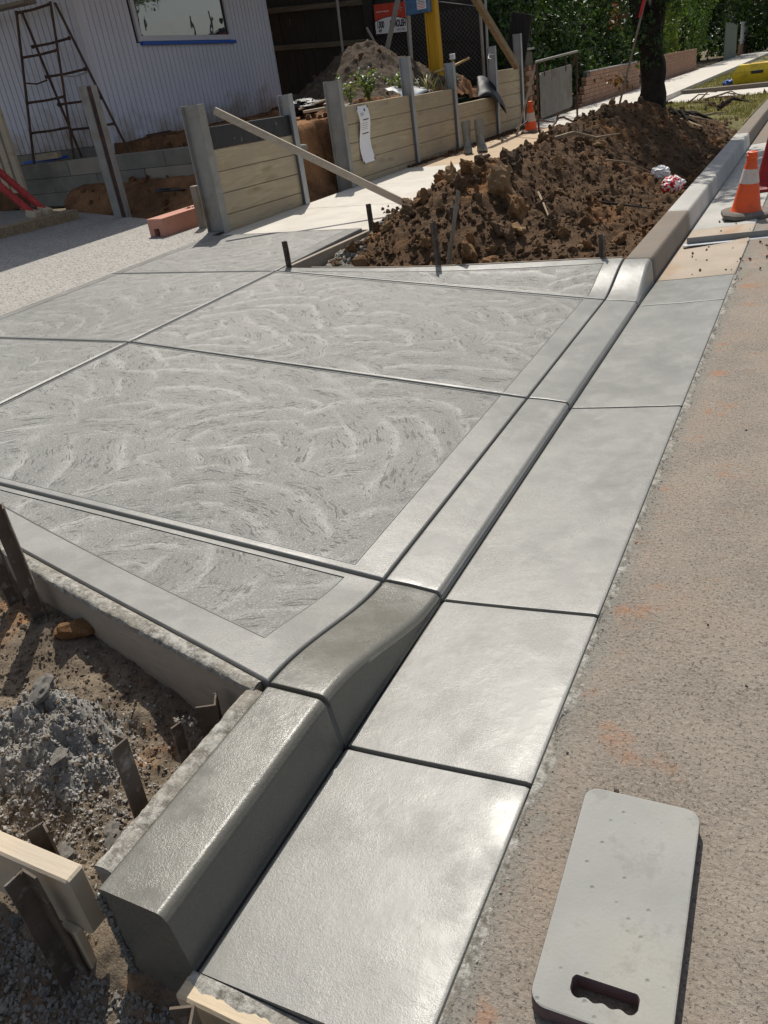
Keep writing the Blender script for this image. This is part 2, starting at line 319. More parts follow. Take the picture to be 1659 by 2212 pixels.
# ------------------------------------------------------------------ helpers
def gz(y):
    if y < 5: return 0.0
    return -.014*(y-5) if y < 15 else -.14-.022*(y-15)
def sm(t): t = max(0, min(1, t)); return t*t*(3-2*t)
def fbm(x, y, z=0, o=5): return noise.fractal(Vector((x, y, z)), .9, 2.1, o, noise_basis='PERLIN_ORIGINAL')
class MB:
    def __init__(s): s.v = []; s.f = []; s.mi = []
    def add(s, vs, fs, mi=0):
        k = len(s.v); s.v += [tuple(p) for p in vs]; s.f += [tuple(i+k for i in f) for f in fs]; s.mi += [mi]*len(fs); return s
    def box(s, a, b, mi=0, bev=0, mat=None):
        (x0,y0,z0),(x1,y1,z1) = a, b
        if bev:
            e = bev; vs = []
            for x,sx in ((x0,1),(x1,-1)):
                for y,sy in ((y0,1),(y1,-1)):
                    for z,sz in ((z0,1),(z1,-1)):
                        vs += [(x+sx*e,y+sy*e,z),(x+sx*e,y,z+sz*e),(x,y+sy*e,z+sz*e)]
            bm = bmesh.new()
            for p in vs: bm.verts.new(p)
            bmesh.ops.convex_hull(bm, input=bm.verts); bm.verts.index_update()
            V = [v.co for v in bm.verts]; F = [[v.index for v in f.verts] for f in bm.faces]; bm.free()
        else:
            V = [Vector((x,y,z)) for x in (x0,x1) for y in (y0,y1) for z in (z0,z1)]
            F = [(0,1,3,2),(4,6,7,5),(0,4,5,1),(2,3,7,6),(0,2,6,4),(1,5,7,3)]
        if mat is not None: V = [mat @ Vector(p) for p in V]
        return s.add(V, F, mi)
    def beam(s, p, q, w, h, mi=0, upv=(0,0,1), bev=.002):
        p, q = Vector(p), Vector(q); d = (q-p); L = d.length; d.normalize()
        u = Vector(upv); sx = d.cross(u).normalized(); u = sx.cross(d)
        m = Matrix(((d.x,sx.x,u.x,p.x),(d.y,sx.y,u.y,p.y),(d.z,sx.z,u.z,p.z),(0,0,0,1)))
        return s.box((0,-w/2,-h/2), (L,w/2,h/2), mi, bev, m)
    def tube(s, pts, rs, n=8, mi=0, cap=True, jit=0):
        pts = [Vector(p) for p in pts]
        if not isinstance(rs, (list, tuple)): rs = [rs]*len(pts)
        rings = []; ref = Vector((.31,.17,.93))
        for i, p in enumerate(pts):
            d = (pts[min(i+1, len(pts)-1)] - pts[max(i-1, 0)]).normalized()
            a = d.cross(ref)
            if a.length < .2: a = d.cross(Vector((1,0,0)))
            a.normalize(); b = d.cross(a)
            rings.append([p + (a*math.cos(2*math.pi*k/n)+b*math.sin(2*math.pi*k/n))*rs[i]*(1+jit*random.uniform(-1,1)) for k in range(n)])
        vs = [v for r in rings for v in r]
        fs = [(i*n+k, i*n+(k+1)%n, (i+1)*n+(k+1)%n, (i+1)*n+k) for i in range(len(pts)-1) for k in range(n)]
        if cap: fs += [tuple(range(n))[::-1], tuple(range((len(pts)-1)*n, len(pts)*n))]
        return s.add(vs, fs, mi)
    def loft(s, rings, closed=True, cap=True, mi=0):
        n = len(rings[0]); vs = [p for r in rings for p in r]
        m = n if closed else n-1
        fs = [(i*n+k, i*n+(k+1)%n, (i+1)*n+(k+1)%n, (i+1)*n+k) for i in range(len(rings)-1) for k in range(m)]
        if cap: fs += [tuple(range(n))[::-1], tuple(range((len(rings)-1)*n, len(rings)*n))]
        return s.add(vs, fs, mi)
    def lathe(s, prof, c=(0,0,0), n=24, mi=0, cap=True):
        return s.loft([[(c[0]+r*math.cos(2*math.pi*k/n), c[1]+r*math.sin(2*math.pi*k/n), c[2]+z) for k in range(n)] for r, z in prof], True, cap, mi)
    def build(s, name, mats, parent=None, smooth=False, fixn=True, loc=None):
        me = bpy.data.meshes.new(name); me.from_pydata(s.v, [], s.f)
        if not isinstance(mats, (list, tuple)): mats = [mats]
        for m in mats: me.materials.append(M[m])
        me.polygons.foreach_set('material_index', s.mi)
        if fixn:
            bm = bmesh.new(); bm.from_mesh(me); bmesh.ops.recalc_face_normals(bm, faces=bm.faces); bm.to_mesh(me); bm.free()
        if smooth:
            me.polygons.foreach_set('use_smooth', [True]*len(me.polygons))
            if smooth is not True: me.set_sharp_from_angle(angle=R(smooth))
        me.update()
        o = bpy.data.objects.new(name, me); C.objects.link(o)
        if smooth in (30, 35): wm = o.modifiers.new('weighted_normals', 'WEIGHTED_NORMAL'); wm.keep_sharp = True; wm.weight = 90
        if parent: o.parent = parent
        if loc: o.location = loc
        return o
def tag(o, label=None, cat=None, group=None, kind=None):
    if label: o['label'] = label
    if cat: o['category'] = cat
    if group: o['group'] = group
    if kind: o['kind'] = kind
    return o
def empty(name, loc=(0,0,0), rz=0):
    o = bpy.data.objects.new(name, None); C.objects.link(o); o.location = loc; o.rotation_euler = (0,0,rz); o.empty_display_size = .1
    return o
def inst(name, mesh, parent, loc, rot=(0,0,0), sc=(1,1,1)):
    o = bpy.data.objects.new(name, mesh); C.objects.link(o); o.parent = parent
    o.location = loc; o.rotation_euler = rot; o.scale = sc; return o
def copy_tree(o, parent=None):
    c = o.copy(); C.objects.link(c); c.parent = parent
    for ch in [x for x in bpy.data.objects if x.parent == o]: copy_tree(ch, c)
    return c
def grid(name, x0, x1, nx, y0, y1, ny, hf, mats, parent=None, smooth=True, mif=None, keep=None):
    mb = MB(); xs = [x0+(x1-x0)*i/nx for i in range(nx+1)]; ys = [y0+(y1-y0)*j/ny for j in range(ny+1)]
    vs = [(x, y, hf(x, y)) for y in ys for x in xs]
    fs = []; mi = []
    for j in range(ny):
        for i in range(nx):
            cx, cy = (xs[i]+xs[i+1])/2, (ys[j]+ys[j+1])/2
            if keep and not keep(cx, cy): continue
            fs.append((j*(nx+1)+i, j*(nx+1)+i+1, (j+1)*(nx+1)+i+1, (j+1)*(nx+1)+i)); mi.append(mif(cx, cy) if mif else 0)
    mb.v = vs; mb.f = fs; mb.mi = mi
    return mb.build(name, mats, parent, smooth, fixn=False)
def rock_mesh(name, mat, seed, rough=.28, sub=2, sq=(1,1,.75), flat=True):
    rnd = random.Random(seed); bm = bmesh.new(); bmesh.ops.create_icosphere(bm, subdivisions=sub, radius=1)
    off = Vector((rnd.uniform(-50,50), rnd.uniform(-50,50), rnd.uniform(-50,50)))
    planes = [(Vector((rnd.gauss(0,1), rnd.gauss(0,1), rnd.gauss(0,1))).normalized(), rnd.uniform(.55,.85)) for _ in range(9)]
    for v in bm.verts:
        d = v.co.normalized()
        r = min([1.0]+[h/max(.05, d.dot(n)) for n, h in planes if d.dot(n) > .3])
        r *= 1 + rough*noise.fractal(d*1.6+off, 1, 2, 4) + rough*.4*noise.noise(d*6+off)
        v.co = Vector((d.x*r*sq[0], d.y*r*sq[1], d.z*r*sq[2]))
    me = bpy.data.meshes.new(name); bm.to_mesh(me); bm.free(); me.materials.append(M[mat])
    if not flat: me.polygons.foreach_set('use_smooth', [True]*len(me.polygons))
    return me
def scatter_stuff(name, mat, n, pick, smin, smax, parent, pw=2.2, seed=1):
    """many small angular crumbs joined into one stuff part"""
    rnd = random.Random(seed); mb = MB()
    base = []
    for k in range(6):
        pts = [Vector((rnd.gauss(0,1), rnd.gauss(0,1), rnd.gauss(0,1))).normalized()*rnd.uniform(.75,1.1) for _ in range(13)]
        bm = bmesh.new(); [bm.verts.new(p) for p in pts]; bmesh.ops.convex_hull(bm, input=bm.verts)
        bmesh.ops.delete(bm, geom=[v for v in bm.verts if not v.link_faces], context='VERTS'); bm.verts.index_update()
        base.append(([v.co.copy() for v in bm.verts], [[v.index for v in f.verts] for f in bm.faces])); bm.free()
    for i in range(n):
        p = pick(rnd)
        if p is None: continue
        s = smin+(smax-smin)*rnd.random()**pw
        V, F = base[i % 6]
        m = Matrix.Rotation(rnd.uniform(0,6.28),3,'Z') @ Matrix.Rotation(rnd.uniform(0,6.28),3,'X')
        mb.add([(m@v)*s+Vector(p)+Vector((0,0,s*.25)) for v in V], F)
    return tag(mb.build(name, mat, parent, fixn=False), kind='stuff')
# ------------------------------------------------------------------ kerb, gutter and crossover
GJ = [.575, 1.175, 1.805, 3.308, 4.862, 5.43]           # joints along the kerb
GW, INV, KB = .478, -.04, -.668                          # gutter width, invert level, back of kerb
def kup(y):                                              # 0 = laid back, 1 = full kerb
    if y <= 1.175 or y >= 5.43: return 1.0
    if y < 1.805: return 1-sm((y-1.175)/.63)
    if y > 4.862: return sm((y-4.862)/.568)
    return 0.0
def kerb_prof(y, z0=None, full=None):
    u = kup(y) if full is None else full
    zf = -.012*(1-u)+.11*u; zb = .0*(1-u)+.11*u
    h = zf-INV; r = min(.021, .5*h); bx = -GW-.024*h/.15
    pts = [(-GW+.004, -.34), (-GW+.001, INV-.004), (-GW-.004, INV+.004), (bx+.004, zf-r-.001)]
    for k in range(1, 6):
        a = math.pi/2*k/6; pts.append((bx-r*(1-math.cos(a)), zf-r+r*math.sin(a)))
    pts += [(bx-r, zf), (bx-r-.04, zf+(zb-zf)*.35), (bx-r-.08, zf+(zb-zf)*.7), (KB+.012, zb), (KB+.004, zb-.002), (KB, zb-.008), (KB, -.34)]
    return [(x, z+gz(y)) for x, z in pts]
def prof_inset(p, d):
    q = []
    for i, (x, z) in enumerate(p):
        a = p[max(i-1,0)]; b = p[min(i+1,len(p)-1)]
        tx, tz = b[0]-a[0], b[1]-a[1]; L = math.hypot(tx, tz) or 1
        nx, nz = -tz/L, tx/L                             # outward is (-tz,tx) or opposite; choose by direction of travel
        q.append((x+nx*d, z+nz*d))
    return q
def run(profile, y0, y1, step=.03, gap=.006, jit=.0, edge=.005, ends=(True,True), sg=1):
    ys = []; a, b = y0+gap*ends[0], y1-gap*ends[1]
    n = max(2, int((b-a)/step)); ys = [a+(b-a)*i/n for i in range(n+1)]
    rings = []
    def ring(y, d): return [(x, y, z) for x, z in prof_inset(profile(y), d*sg)]
    if ends[0]: rings += [ring(ys[0], edge), ring(ys[0]+edge*.35, edge*.3)]; ys[0] += edge
    tail = []
    if ends[1]: tail = [ring(ys[-1]-edge*.35, edge*.3), ring(ys[-1], edge)]; ys[-1] -= edge
    rings += [ring(y, 0) for y in ys] + tail
    return rings
def gut_prof(y):
    pts = [(-GW+.006,-.16), (-GW+.006, INV-.006), (-GW+.014, INV+.0015)]
    for k in range(1, 8): 
        t = k/8; pts.append((-GW+.014+(GW-.03)*t, INV+.0015+(-INV-.0025)*(t**1.15)))
    pts += [(-.014,-.0012), (-.005,-.004), (0,-.012), (0,-.16)]
    return [(x, z+gz(y)) for x, z in pts]
kerb = tag(empty('kerb'), kind='structure'); gut = tag(empty('gutter'), kind='structure')
for i in range(5):
    MB().loft(run(kerb_prof, GJ[i], GJ[i+1], .025, ends=(i>0, True))).build('kerb_section', 'kerbwet' if i < 2 else 'smooth', kerb, 30)
    MB().loft(run(gut_prof, GJ[i], GJ[i+1], .05, ends=(i>0, True), sg=-1, edge=.0035)).build('gutter_slab', 'smooth', gut, 30)
bedp = lambda y: [(x, z-.016) for x, z in kerb_prof(y)[2:-2]]
MB().loft([[(x, y, z) for x, z in bedp(y)] for y in [GJ[0]+.03+(GJ[-1]-GJ[0]-.06)*k/90 for k in range(91)]], False, False).build('joint_filling', 'bed', kerb, True)
MB().loft([[(x, y, z-.013) for x, z in gut_prof(y)[2:-2]] for y in [GJ[0]+.03+(GJ[-1]-GJ[0]-.06)*k/60 for k in range(61)]], False, False).build('joint_filling', 'bed', gut, True)
# older and newer kerb beyond
def kfull(y): return kerb_prof(y, full=1)
for (a, b, mat) in [(5.432, 7.04, 'kerbold'), (7.04, 8.9, 'kerbnew'), (8.9, 10.7, 'kerbnew'), (10.7, 12.4, 'kerbnew'), (12.4, 16, 'kerbold'), (16, 20.2, 'kerbold'), (23.4, 60, 'kerbold')]:
    MB().loft(run(kfull, a, b, .1, .003, edge=.003)).build('kerb_section', mat, kerb, 40)
for (a, b, mat) in [(5.432, 7.0, 'gutold'), (7.0, 8.75, 'kerbnew'), (8.75, 10.6, 'kerbnew'), (10.6, 12.4, 'kerbnew'), (12.4, 60, 'kerbold')]:
    MB().loft(run(gut_prof, a, b, .2, .002, edge=.002, sg=-1)).build('gutter_slab', mat, gut, 40)
# crossover slabs
XE, ZE = -2.996, .221
def zdrive(x, y):
    u = kup(y); zb = .11*u
    t = (KB-x)/(KB-XE)
    if t <= 1: return zb+(ZE-zb)*max(t, 0)
    return ZE+.006*(XE-x)
def off_quad(q, d):
    """q: 4 xy corners (ccw), d: offset of each side i (q[i]->q[i+1])"""
    L = []
    for i in range(4):
        a, b = Vector(q[i]), Vector(q[(i+1)%4]); t = (b-a).normalized(); n = Vector((-t.y, t.x)); L.append((a+n*d[i], t))
    def X(l, m):
        (p, u), (r, v) = l, m; den = u.x*v.y-u.y*v.x
        s = ((r.x-p.x)*v.y-(r.y-p.y)*v.x)/den; return p+u*s
    c = [X(L[i-1], L[i]) for i in range(4)]
    for i in range(4):       # a side that has turned over: collapse to a point
        if (c[(i+1)%4]-c[i]).dot(L[i][1]) < 0:
            p = X(L[i-1], L[(i+1)%4]); c[i] = p; c[(i+1)%4] = p.copy()
    return c
def slab(q, marg, parent, zf, nu=40, nv=40, swirl=True, name='concrete_slab', drop=.12):
    """slab with rounded arrises, a smooth trowelled margin and a floated middle"""
    mb = MB(); lev = [(0,-drop),(0,-.012),(.002,-.005),(.0045,-.0015),(.008,0)]
    rings = [([d]*4, z, 0) for d, z in lev]
    if swirl: rings += [(marg, 0, 0), ([m+.0016 for m in marg], -.004, 2), ([m+.004 for m in marg], -.004, 2), ([m+.006 for m in marg], -.0005, 1)]  # crease rings take the dark joint colour as painted groove shade
    def ringpts(d, z):
        c = off_quad(q, d); out = []
        for i in range(4):
            n = nu if i % 2 == 0 else nv
            for k in range(n):
                p = c[i].lerp(c[(i+1)%4], k/n); out.append((p.x, p.y, zf(p.x, p.y)+z))
        return out, c
    prev = None; 
    for d, z, mi in rings:
        pts, c = ringpts(d, z); n = len(pts); k = len(mb.v); mb.v += pts
        if prev is not None:
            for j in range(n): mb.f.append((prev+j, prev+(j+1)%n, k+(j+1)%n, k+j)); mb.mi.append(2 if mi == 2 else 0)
        prev = k; zl = z; mil = mi
    base = len(mb.v)
    for j in range(nv+1):
        for i in range(nu+1):
            p = c[0].lerp(c[1], i/nu).lerp(c[3].lerp(c[2], i/nu), j/nv); mb.v.append((p.x, p.y, zf(p.x, p.y)+zl))
    for j in range(nv):
        for i in range(nu):
            a = base+j*(nu+1)+i; mb.f.append((a, a+1, a+nu+2, a+nu+1)); mb.mi.append(mil)
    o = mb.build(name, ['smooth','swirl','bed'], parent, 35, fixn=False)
    bm = bmesh.new(); bm.from_mesh(o.data); bmesh.ops.remove_doubles(bm, verts=bm.verts, dist=.0001); bmesh.ops.recalc_face_normals(bm, faces=bm.faces)
    bm.to_mesh(o.data); bm.free(); return o
drv = tag(empty('driveway'), kind='structure')
g = .0065
# ccw quads: (x-,y-) (x+,y-) (x+,y+) (x-,y+)
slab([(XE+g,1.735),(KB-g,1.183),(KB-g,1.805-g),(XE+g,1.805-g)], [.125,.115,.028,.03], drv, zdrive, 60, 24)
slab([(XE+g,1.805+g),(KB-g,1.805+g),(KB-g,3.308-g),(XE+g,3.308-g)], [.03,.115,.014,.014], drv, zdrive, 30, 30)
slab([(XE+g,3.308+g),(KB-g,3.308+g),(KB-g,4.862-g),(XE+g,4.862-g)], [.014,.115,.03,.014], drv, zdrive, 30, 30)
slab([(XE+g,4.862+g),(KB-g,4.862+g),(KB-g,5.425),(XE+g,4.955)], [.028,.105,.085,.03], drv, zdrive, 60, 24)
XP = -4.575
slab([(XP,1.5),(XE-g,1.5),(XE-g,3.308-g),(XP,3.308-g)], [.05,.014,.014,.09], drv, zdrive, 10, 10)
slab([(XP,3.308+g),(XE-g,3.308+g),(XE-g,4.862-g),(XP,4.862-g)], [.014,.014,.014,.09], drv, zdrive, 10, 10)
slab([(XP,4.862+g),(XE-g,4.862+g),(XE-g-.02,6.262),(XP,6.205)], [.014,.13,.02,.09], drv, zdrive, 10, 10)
grid('joint_filling', XP+.05, KB-.004, 60, 1.25, 5.4, 70, lambda x,y: zdrive(x,y)-.017, 'bed', drv,
     keep=lambda x,y: (x < XE and y > 1.6) or (x >= XE and 1.205+(KB-x)*.238 < y < 5.39-(KB-x)*.205))
# dry footpath beyond, with joints
fp = tag(empty('footpath'), kind='structure')
def zpath(x, y): return ZE+.004*(XE-x)+gz(y)
py = [6.27, 7.6, 9.1, 10.55]
for a, b in zip(py[:-1], py[1:]):
    slab([(XP,a+.004),(-2.93,a+.004),(-2.93,b-.004),(XP,b-.004)], [0]*4, fp, zpath, 6, 8, False, 'footpath_slab').data.materials[0] = M['path']
slab([(XP,10.554),(-2.93,10.554),(-2.93,15.0),(XP,15.0)], [0]*4, fp, zpath, 6, 20, False, 'footpath_slab').data.materials[0] = M['pathdirty']
for a, b in zip([15.0,17.0,19.0,21.0,24.0,28.0,34.0,44.0],[17.0,19.0,21.0,24.0,28.0,34.0,44.0,62.0]):
    slab([(XP,a+.004),(-2.93,a+.004),(-2.93,b-.004),(XP,b-.004)], [0]*4, fp, zpath, 6, 12, False, 'footpath_slab').data.materials[0] = M['path']
# road and surrounding ground
grid('road', .002, 8, 80, -12, 90, 300, lambda x,y: gz(y)-.009+.004*fbm(x*.8,y*.8)*min(1,x*4), 'asphalt')
tag(bpy.data.objects['road'], kind='structure')
tag(grid('verge', 8.0, 60, 10, -40, 150, 40, lambda x,y: gz(y)+.1, 'turf'), kind='structure')
tag(grid('ground', -90, 60, 30, -60, 200, 60, lambda x,y: gz(y)-.42, 'ground'), kind='structure')
# exposed aggregate drive inside the property
def zag(x, y): return zdrive(XP, y)+.012*(XP-x)-.004
def edge_far(x):   # curved far edge of the aggregate
    pts = [(-12,9.2),(-9.46,8.45),(-8,7.95),(-6.64,7.4),(-5.6,6.98),(-5.0,6.75),(-4.58,6.55)]
    for (a,b),(c,d) in zip(pts[:-1],pts[1:]):
        if a <= x <= c: return b+(d-b)*(x-a)/(c-a)
    return 9.2
mb = MB(); nx = 70
for i in range(nx+1):
    x = XP-.012-(7.4)*i/nx; ef = edge_far(x)
    for j in range(9): y = 1.2+(ef-1.2)*j/8; mb.v.append((x,y,zag(x,y)))
    mb.v.append((x, ef+.004, zag(x,ef)-.16))
for i in range(nx):
    for j in range(9): a = i*10+j; mb.f.append((a,a+10,a+11,a+1)); mb.mi.append(0)
tag(mb.build('aggregate_driveway', 'aggr', None, 40), kind='structure')
# ------------------------------------------------------------------ soil near the camera
def form_y(x): return 1.183+(KB-x)*.238-.045          # outer face of the wing form
def hnear(x, y):
    h = -.15+.035*fbm(x*2.2,y*2.2,3)+.022*fbm(x*7,y*7,1)+.008*abs(fbm(x*26,y*26,2))
    h += math.exp(-(((x+1.20)/.20)**2+((y-.93)/.17)**2))*(.15*(1+.7*fbm(x*9,y*9,7))+.05*abs(fbm(x*22,y*22,2)))
    h += .12*sm((-x-.95)/.8)+.045*sm((y-form_y(x)+.22)/.2)
    h -= .10*sm((.62-y)/.18)*sm((x+1.1)/.3)
    return h
near = tag(grid('excavated_soil', -2.75, -.10, 330, -.12, 1.72, 230, hnear, ['soilA','heap'], mif=lambda x,y: 1 if math.exp(-(((x+1.2)/.2)**2+((y-.93)/.17)**2)) > .42+.18*fbm(x*14,y*14,3) else 0, keep=lambda x,y: y < form_y(x)+.05 and (x < -.655 or y < .60)), kind='structure')
def kp(x, y): return y < form_y(x)-.02 and (x < -.78 or y < .45)
stones = [rock_mesh('stone_shape', 'stone', 10+k, .4, 3, (1,.9,.75)) for k in range(5)]
rubs = [rock_mesh('rubble_shape', 'rubble', 40+k, .42, 3, (1,.85,.75)) for k in range(5)]
rn = random.Random(5); cnt = 0
while cnt < 150:
    x, y = rn.uniform(-2.3,-.75), rn.uniform(.2,1.45)
    if not kp(x,y): continue
    heap = math.exp(-(((x+1.2)/.26)**2+((y-.9)/.22)**2)); gravel = y < .62
    if not gravel and rn.random() > .25+heap: continue
    s = (.006+.015*rn.random()**2.2)*(1.25 if gravel or heap > .4 else .85)
    inst('stone', rn.choice(rubs if (gravel or heap > .3 or rn.random() < .3) else stones), near, (x,y,hnear(x,y)+s*.3), (rn.uniform(0,6),rn.uniform(0,6),rn.uniform(0,6)), (s,s*rn.uniform(.7,1.1),s*rn.uniform(.7,1))); cnt += 1
for (x,y,s,k) in [(-1.12,.87,.036,0),(-1.26,.98,.040,1),(-1.05,1.0,.03,2),(-1.34,.86,.035,3),(-1.18,.78,.03,4),(-1.0,.72,.035,0),(-.93,.80,.03,1)]:
    inst('rubble_lump', rubs[k], near, (x,y,hnear(x,y)-s*.1), (.3*k,.2*k,x), (s*1.2,s,s*.75))
inst('clay_rock', rock_mesh('clay_rock_shape','clod',77,.2,3,(1,.8,.75)), near, (-1.50,1.29,hnear(-1.5,1.29)+.035), (.4,.2,.6), (.075,.05,.05))
def pickn(heapy):
    def f(r):
        for _ in range(20):
            if heapy: x, y = r.gauss(-1.16,.15), r.gauss(.84,.13)
            else: x, y = r.uniform(-2.3,-.72), r.uniform(.15,1.5)
            if kp(x,y) or (y < .54 and x < -.25): return (x,y,hnear(x,y))
    return f
def pickg(r):
    for _ in range(20):
        x, y = r.uniform(-1.35,-.3), r.uniform(.15,.58)
        if y < .54: return (x,y,hnear(x,y))
scatter_stuff('soil_crumbs', 'soilA', 9000, pickn(False), .002, .009, near, 2.5, 3)
scatter_stuff('cement_rubble', 'rubble', 4500, pickn(True), .002, .007, near, 2.2, 4)
scatter_stuff('gravel', 'rubble', 5500, pickg, .003, .010, near, 1.6, 5)
# ------------------------------------------------------------------ forms and stakes round the fresh concrete
def board(name, p, q, w, h, mats, label, cat='timber', upv=(0,0,1), bev=.003, group=None):
    return tag(MB().beam(p, q, w, h, 0, upv, bev).build(name, mats), label, cat, group)
# wing form, near side: curved ply face with a crusted top
mb = MB(); rings = []; crust = MB(); cr = []
for k in range(150):
    x = KB-.03-1.55*k/149; y = 1.183+(KB-x)*.238; z = zdrive(x, min(1.80, y+.002))
    bow = .012*math.sin(k/149*3.1); e1 = .006*fbm(x*14,1,0)+.003*fbm(x*60,2,0); e2 = .004*fbm(x*20,5,0)+.0025*fbm(x*80,3,0)
    rings.append([(x, y-.004, z-.011), (x, y-.034-bow, z-.014), (x, y-.038-bow, z-.022), (x, y-.036-bow, z-.30), (x, y-.004, z-.30)])
    cr.append([(x, y-.0045, z-.0105), (x, y-.010, z-.008+e2*.3), (x, y-.020, z-.005+e2*.6), (x, y-.030-bow, z-.007+e2), (x, y-.039-bow+e1*.5, z-.011+e2), (x, y-.0425-bow, z-.022-abs(e1)*1.3), (x, y-.037-bow, z-.024-abs(e1)*1.5)])
wf = empty('form_board'); tag(wf, 'long bowed form board with crusted cement top edging the near concrete wing', 'form board')
mb.loft(rings).build('board', 'formply', wf, 40); crust.loft(cr, False, False).build('cement_crust', 'crust', wf, 50)
# board behind the new kerb
kb = empty('form_board'); tag(kb, 'cement-smeared timber form along the back of the new kerb end', 'form board')
MB().beam((-.700,1.16,.045), (-.700,.615,.045), .045, .10, 0, (0,0,1), .004).build('board', 'formply', kb)
cr = []
for k in range(80):
    y = 1.158-.54*k/79; e1 = .006*fbm(y*16,1,4)+.003*fbm(y*60,2,4); e2 = .003*fbm(y*22,5,1)+.002*fbm(y*90,3,0)
    cr.append([(-.6765,y,.0945), (-.684,y,.098+e2*.5), (-.697,y,.1+e2), (-.712,y,.099+e2), (-.7215+e1*.4,y,.096+e2), (-.7265,y,.085-abs(e1)), (-.7225,y,.083-abs(e1))])
MB().loft(cr, False, False).build('cement_crust', 'crust', kb, 50)
# end form of the gutter and long timber
ef = empty('form_board'); tag(ef, 'pale pine end form closing the near end of the gutter', 'form board')
MB().beam((-.485,.545,-.085), (.30,.545,-.085), .045, .09, 0, (0,0,1), .005).build('board', 'timber', ef)
cr = []
for k in range(70):
    x = -.478+.47*k/69; e1 = .008*fbm(x*18,7,4)+.004*fbm(x*70,2,4)
    cr.append([(x,.5725,-.0365), (x,.562,-.0372), (x,.552+e1*.6,-.0385), (x,.547+e1,-.0402)])
MB().loft(cr, False, False).build('cement_crust', 'crust', ef, 50)
board('timber_plank', (-1.9,.592,.005), (-.752,.592,.005), .045, .17, 'timber', 'thick pine plank on edge beside the new kerb end, lower left', bev=.005)
board('timber_peg', (-.80,.56,-.20), (-.80,.56,-.06), .05, .02, 'timber', 'short timber peg under the pine plank, lower left', upv=(0,1,0))
# path form at the back of the crossover
pf = board('form_board', (-2.978,4.965,.150), (-2.905,6.98,.135), .034, .135, 'formply', 'straight grey form board edging the pale footpath beside the dirt mound')
# thin form on the far wing
mb = MB(); rings = []
for k in range(20):
    x = KB-.02-2.1*k/19; y = 5.43-(KB-x)*.2035; z = zdrive(x, y-.01)
    rings.append([(x,y+.003,z+.002),(x,y+.022,z+.001),(x,y+.022,z-.1),(x,y+.003,z-.1)])
tag(mb.loft(rings).build('form_board', 'timberold'), 'thin weathered form strip along the far concrete wing under the dirt mound', 'form board')
def angle_stake(name, base, top, leg, label, rz=0, mat='stake', t=.005, holes=False, burr=True):
    """L-section steel stake with a mushroomed top"""
    b, tp = Vector(base), Vector(top); ax = (tp-b); L = ax.length
    q = ax.to_track_quat('Z','Y').to_matrix() @ Matrix.Rotation(rz,3,'Z')
    mb = MB(); prof = [(0,0),(leg,0),(leg,t),(t,t),(t,leg),(0,leg)]
    rings = []
    for k in range(9):
        z = L*k/8; e = .0008*random.uniform(-1,1)
        rings.append([b+q@Vector((x+e, y-e, z)) for x,y in prof])
    mb.loft(rings)
    if burr:
        for k in range(5):
            c = b+q@Vector((random.uniform(0,leg), random.uniform(0,t*2), L-.001)); s = random.uniform(.002,.005)
            mb.add([c+Vector((random.uniform(-s,s),random.uniform(-s,s),random.uniform(-s*.4,s*1.4))) for _ in range(4)], [(0,1,2),(0,1,3),(1,2,3),(0,2,3)])
    root = mb.build(name, mat)
    tag(root, label, 'stake', 'steel form stakes')
    if holes:
        for zz in (.03,.16,.30):
            if zz < L-.02:
                c = b+q@Vector((leg*.55,-.0012,L-zz)); hb = MB()
                hb.v = [c+q@Vector((.0045*math.cos(a*.785), 0, .0045*math.sin(a*.785))) for a in range(8)]; hb.f = [tuple(range(8))]; hb.mi = [0]
                hb.build('stake_hole', 'crust', root, fixn=False)
    return root
angle_stake('steel_stake', (-1.675,1.345,-.25), (-1.685,1.355,.40), .046, 'tall dark steel stake with holes at the left edge of the near wing form', R(8), holes=True)
angle_stake('steel_stake', (-1.83,1.375,-.25), (-1.845,1.385,.26), .042, 'steel stake cut by the left photo edge beside the tall stake', R(8), holes=True)
angle_stake('steel_stake', (-.772,.80,-.25), (-.785,.835,.215), .042, 'leaning steel stake behind the board at the back of the new kerb', R(-25), holes=True)
angle_stake('steel_stake', (-.822,.545,-.26), (-.832,.548,.125), .045, 'upright angle-iron stake in front of the thick pine plank', R(10), holes=False)
angle_stake('steel_stake', (-.40,.495,-.25), (-.402,.502,.02), .045, 'angle-iron stake against the gutter end form at the bottom edge', R(12))
angle_stake('steel_stake', (-.815,1.105,-.22), (-.80,1.115,.055), .05, 'stubby steel stake at the corner where form boards meet', R(0))
pk = angle_stake('steel_picket', (-.875,1.045,-.22), (-.868,1.052,.035), .03, 'small picket with white cement crust beside the kerb corner', R(30))
mb = MB()
for k in range(14):
    c = Vector((-.862+random.uniform(-.026,.026), 1.056+random.uniform(-.006,.012), .035+random.uniform(-.004,.006))); s = random.uniform(.005,.010)
    mb.add([c+Vector((random.uniform(-s,s),random.uniform(-s,s),random.uniform(-s,s))) for _ in range(4)], [(0,1,2),(0,1,3),(1,2,3),(0,2,3)])
mb.build('cement_crust', 'crust', pk)
angle_stake('steel_stake', (-.905,.655,-.25), (-.91,.66,.10), .038, 'crusted stake stub poking up behind the thick pine plank', R(20))
angle_stake('steel_stake', (-2.945,4.99,.0), (-2.955,5.0,.395), .035, 'steel stake at the corner where path form meets the far wing', R(0), holes=True)
angle_stake('steel_stake', (-2.875,6.19,.0), (-2.885,6.2,.42), .035, 'steel stake with holes midway along the footpath form board', R(0), holes=True)
angle_stake('steel_stake', (-1.915,5.235,.0), (-1.925,5.225,.43), .042, 'steel stake standing in the middle of the far wing edge', R(0))
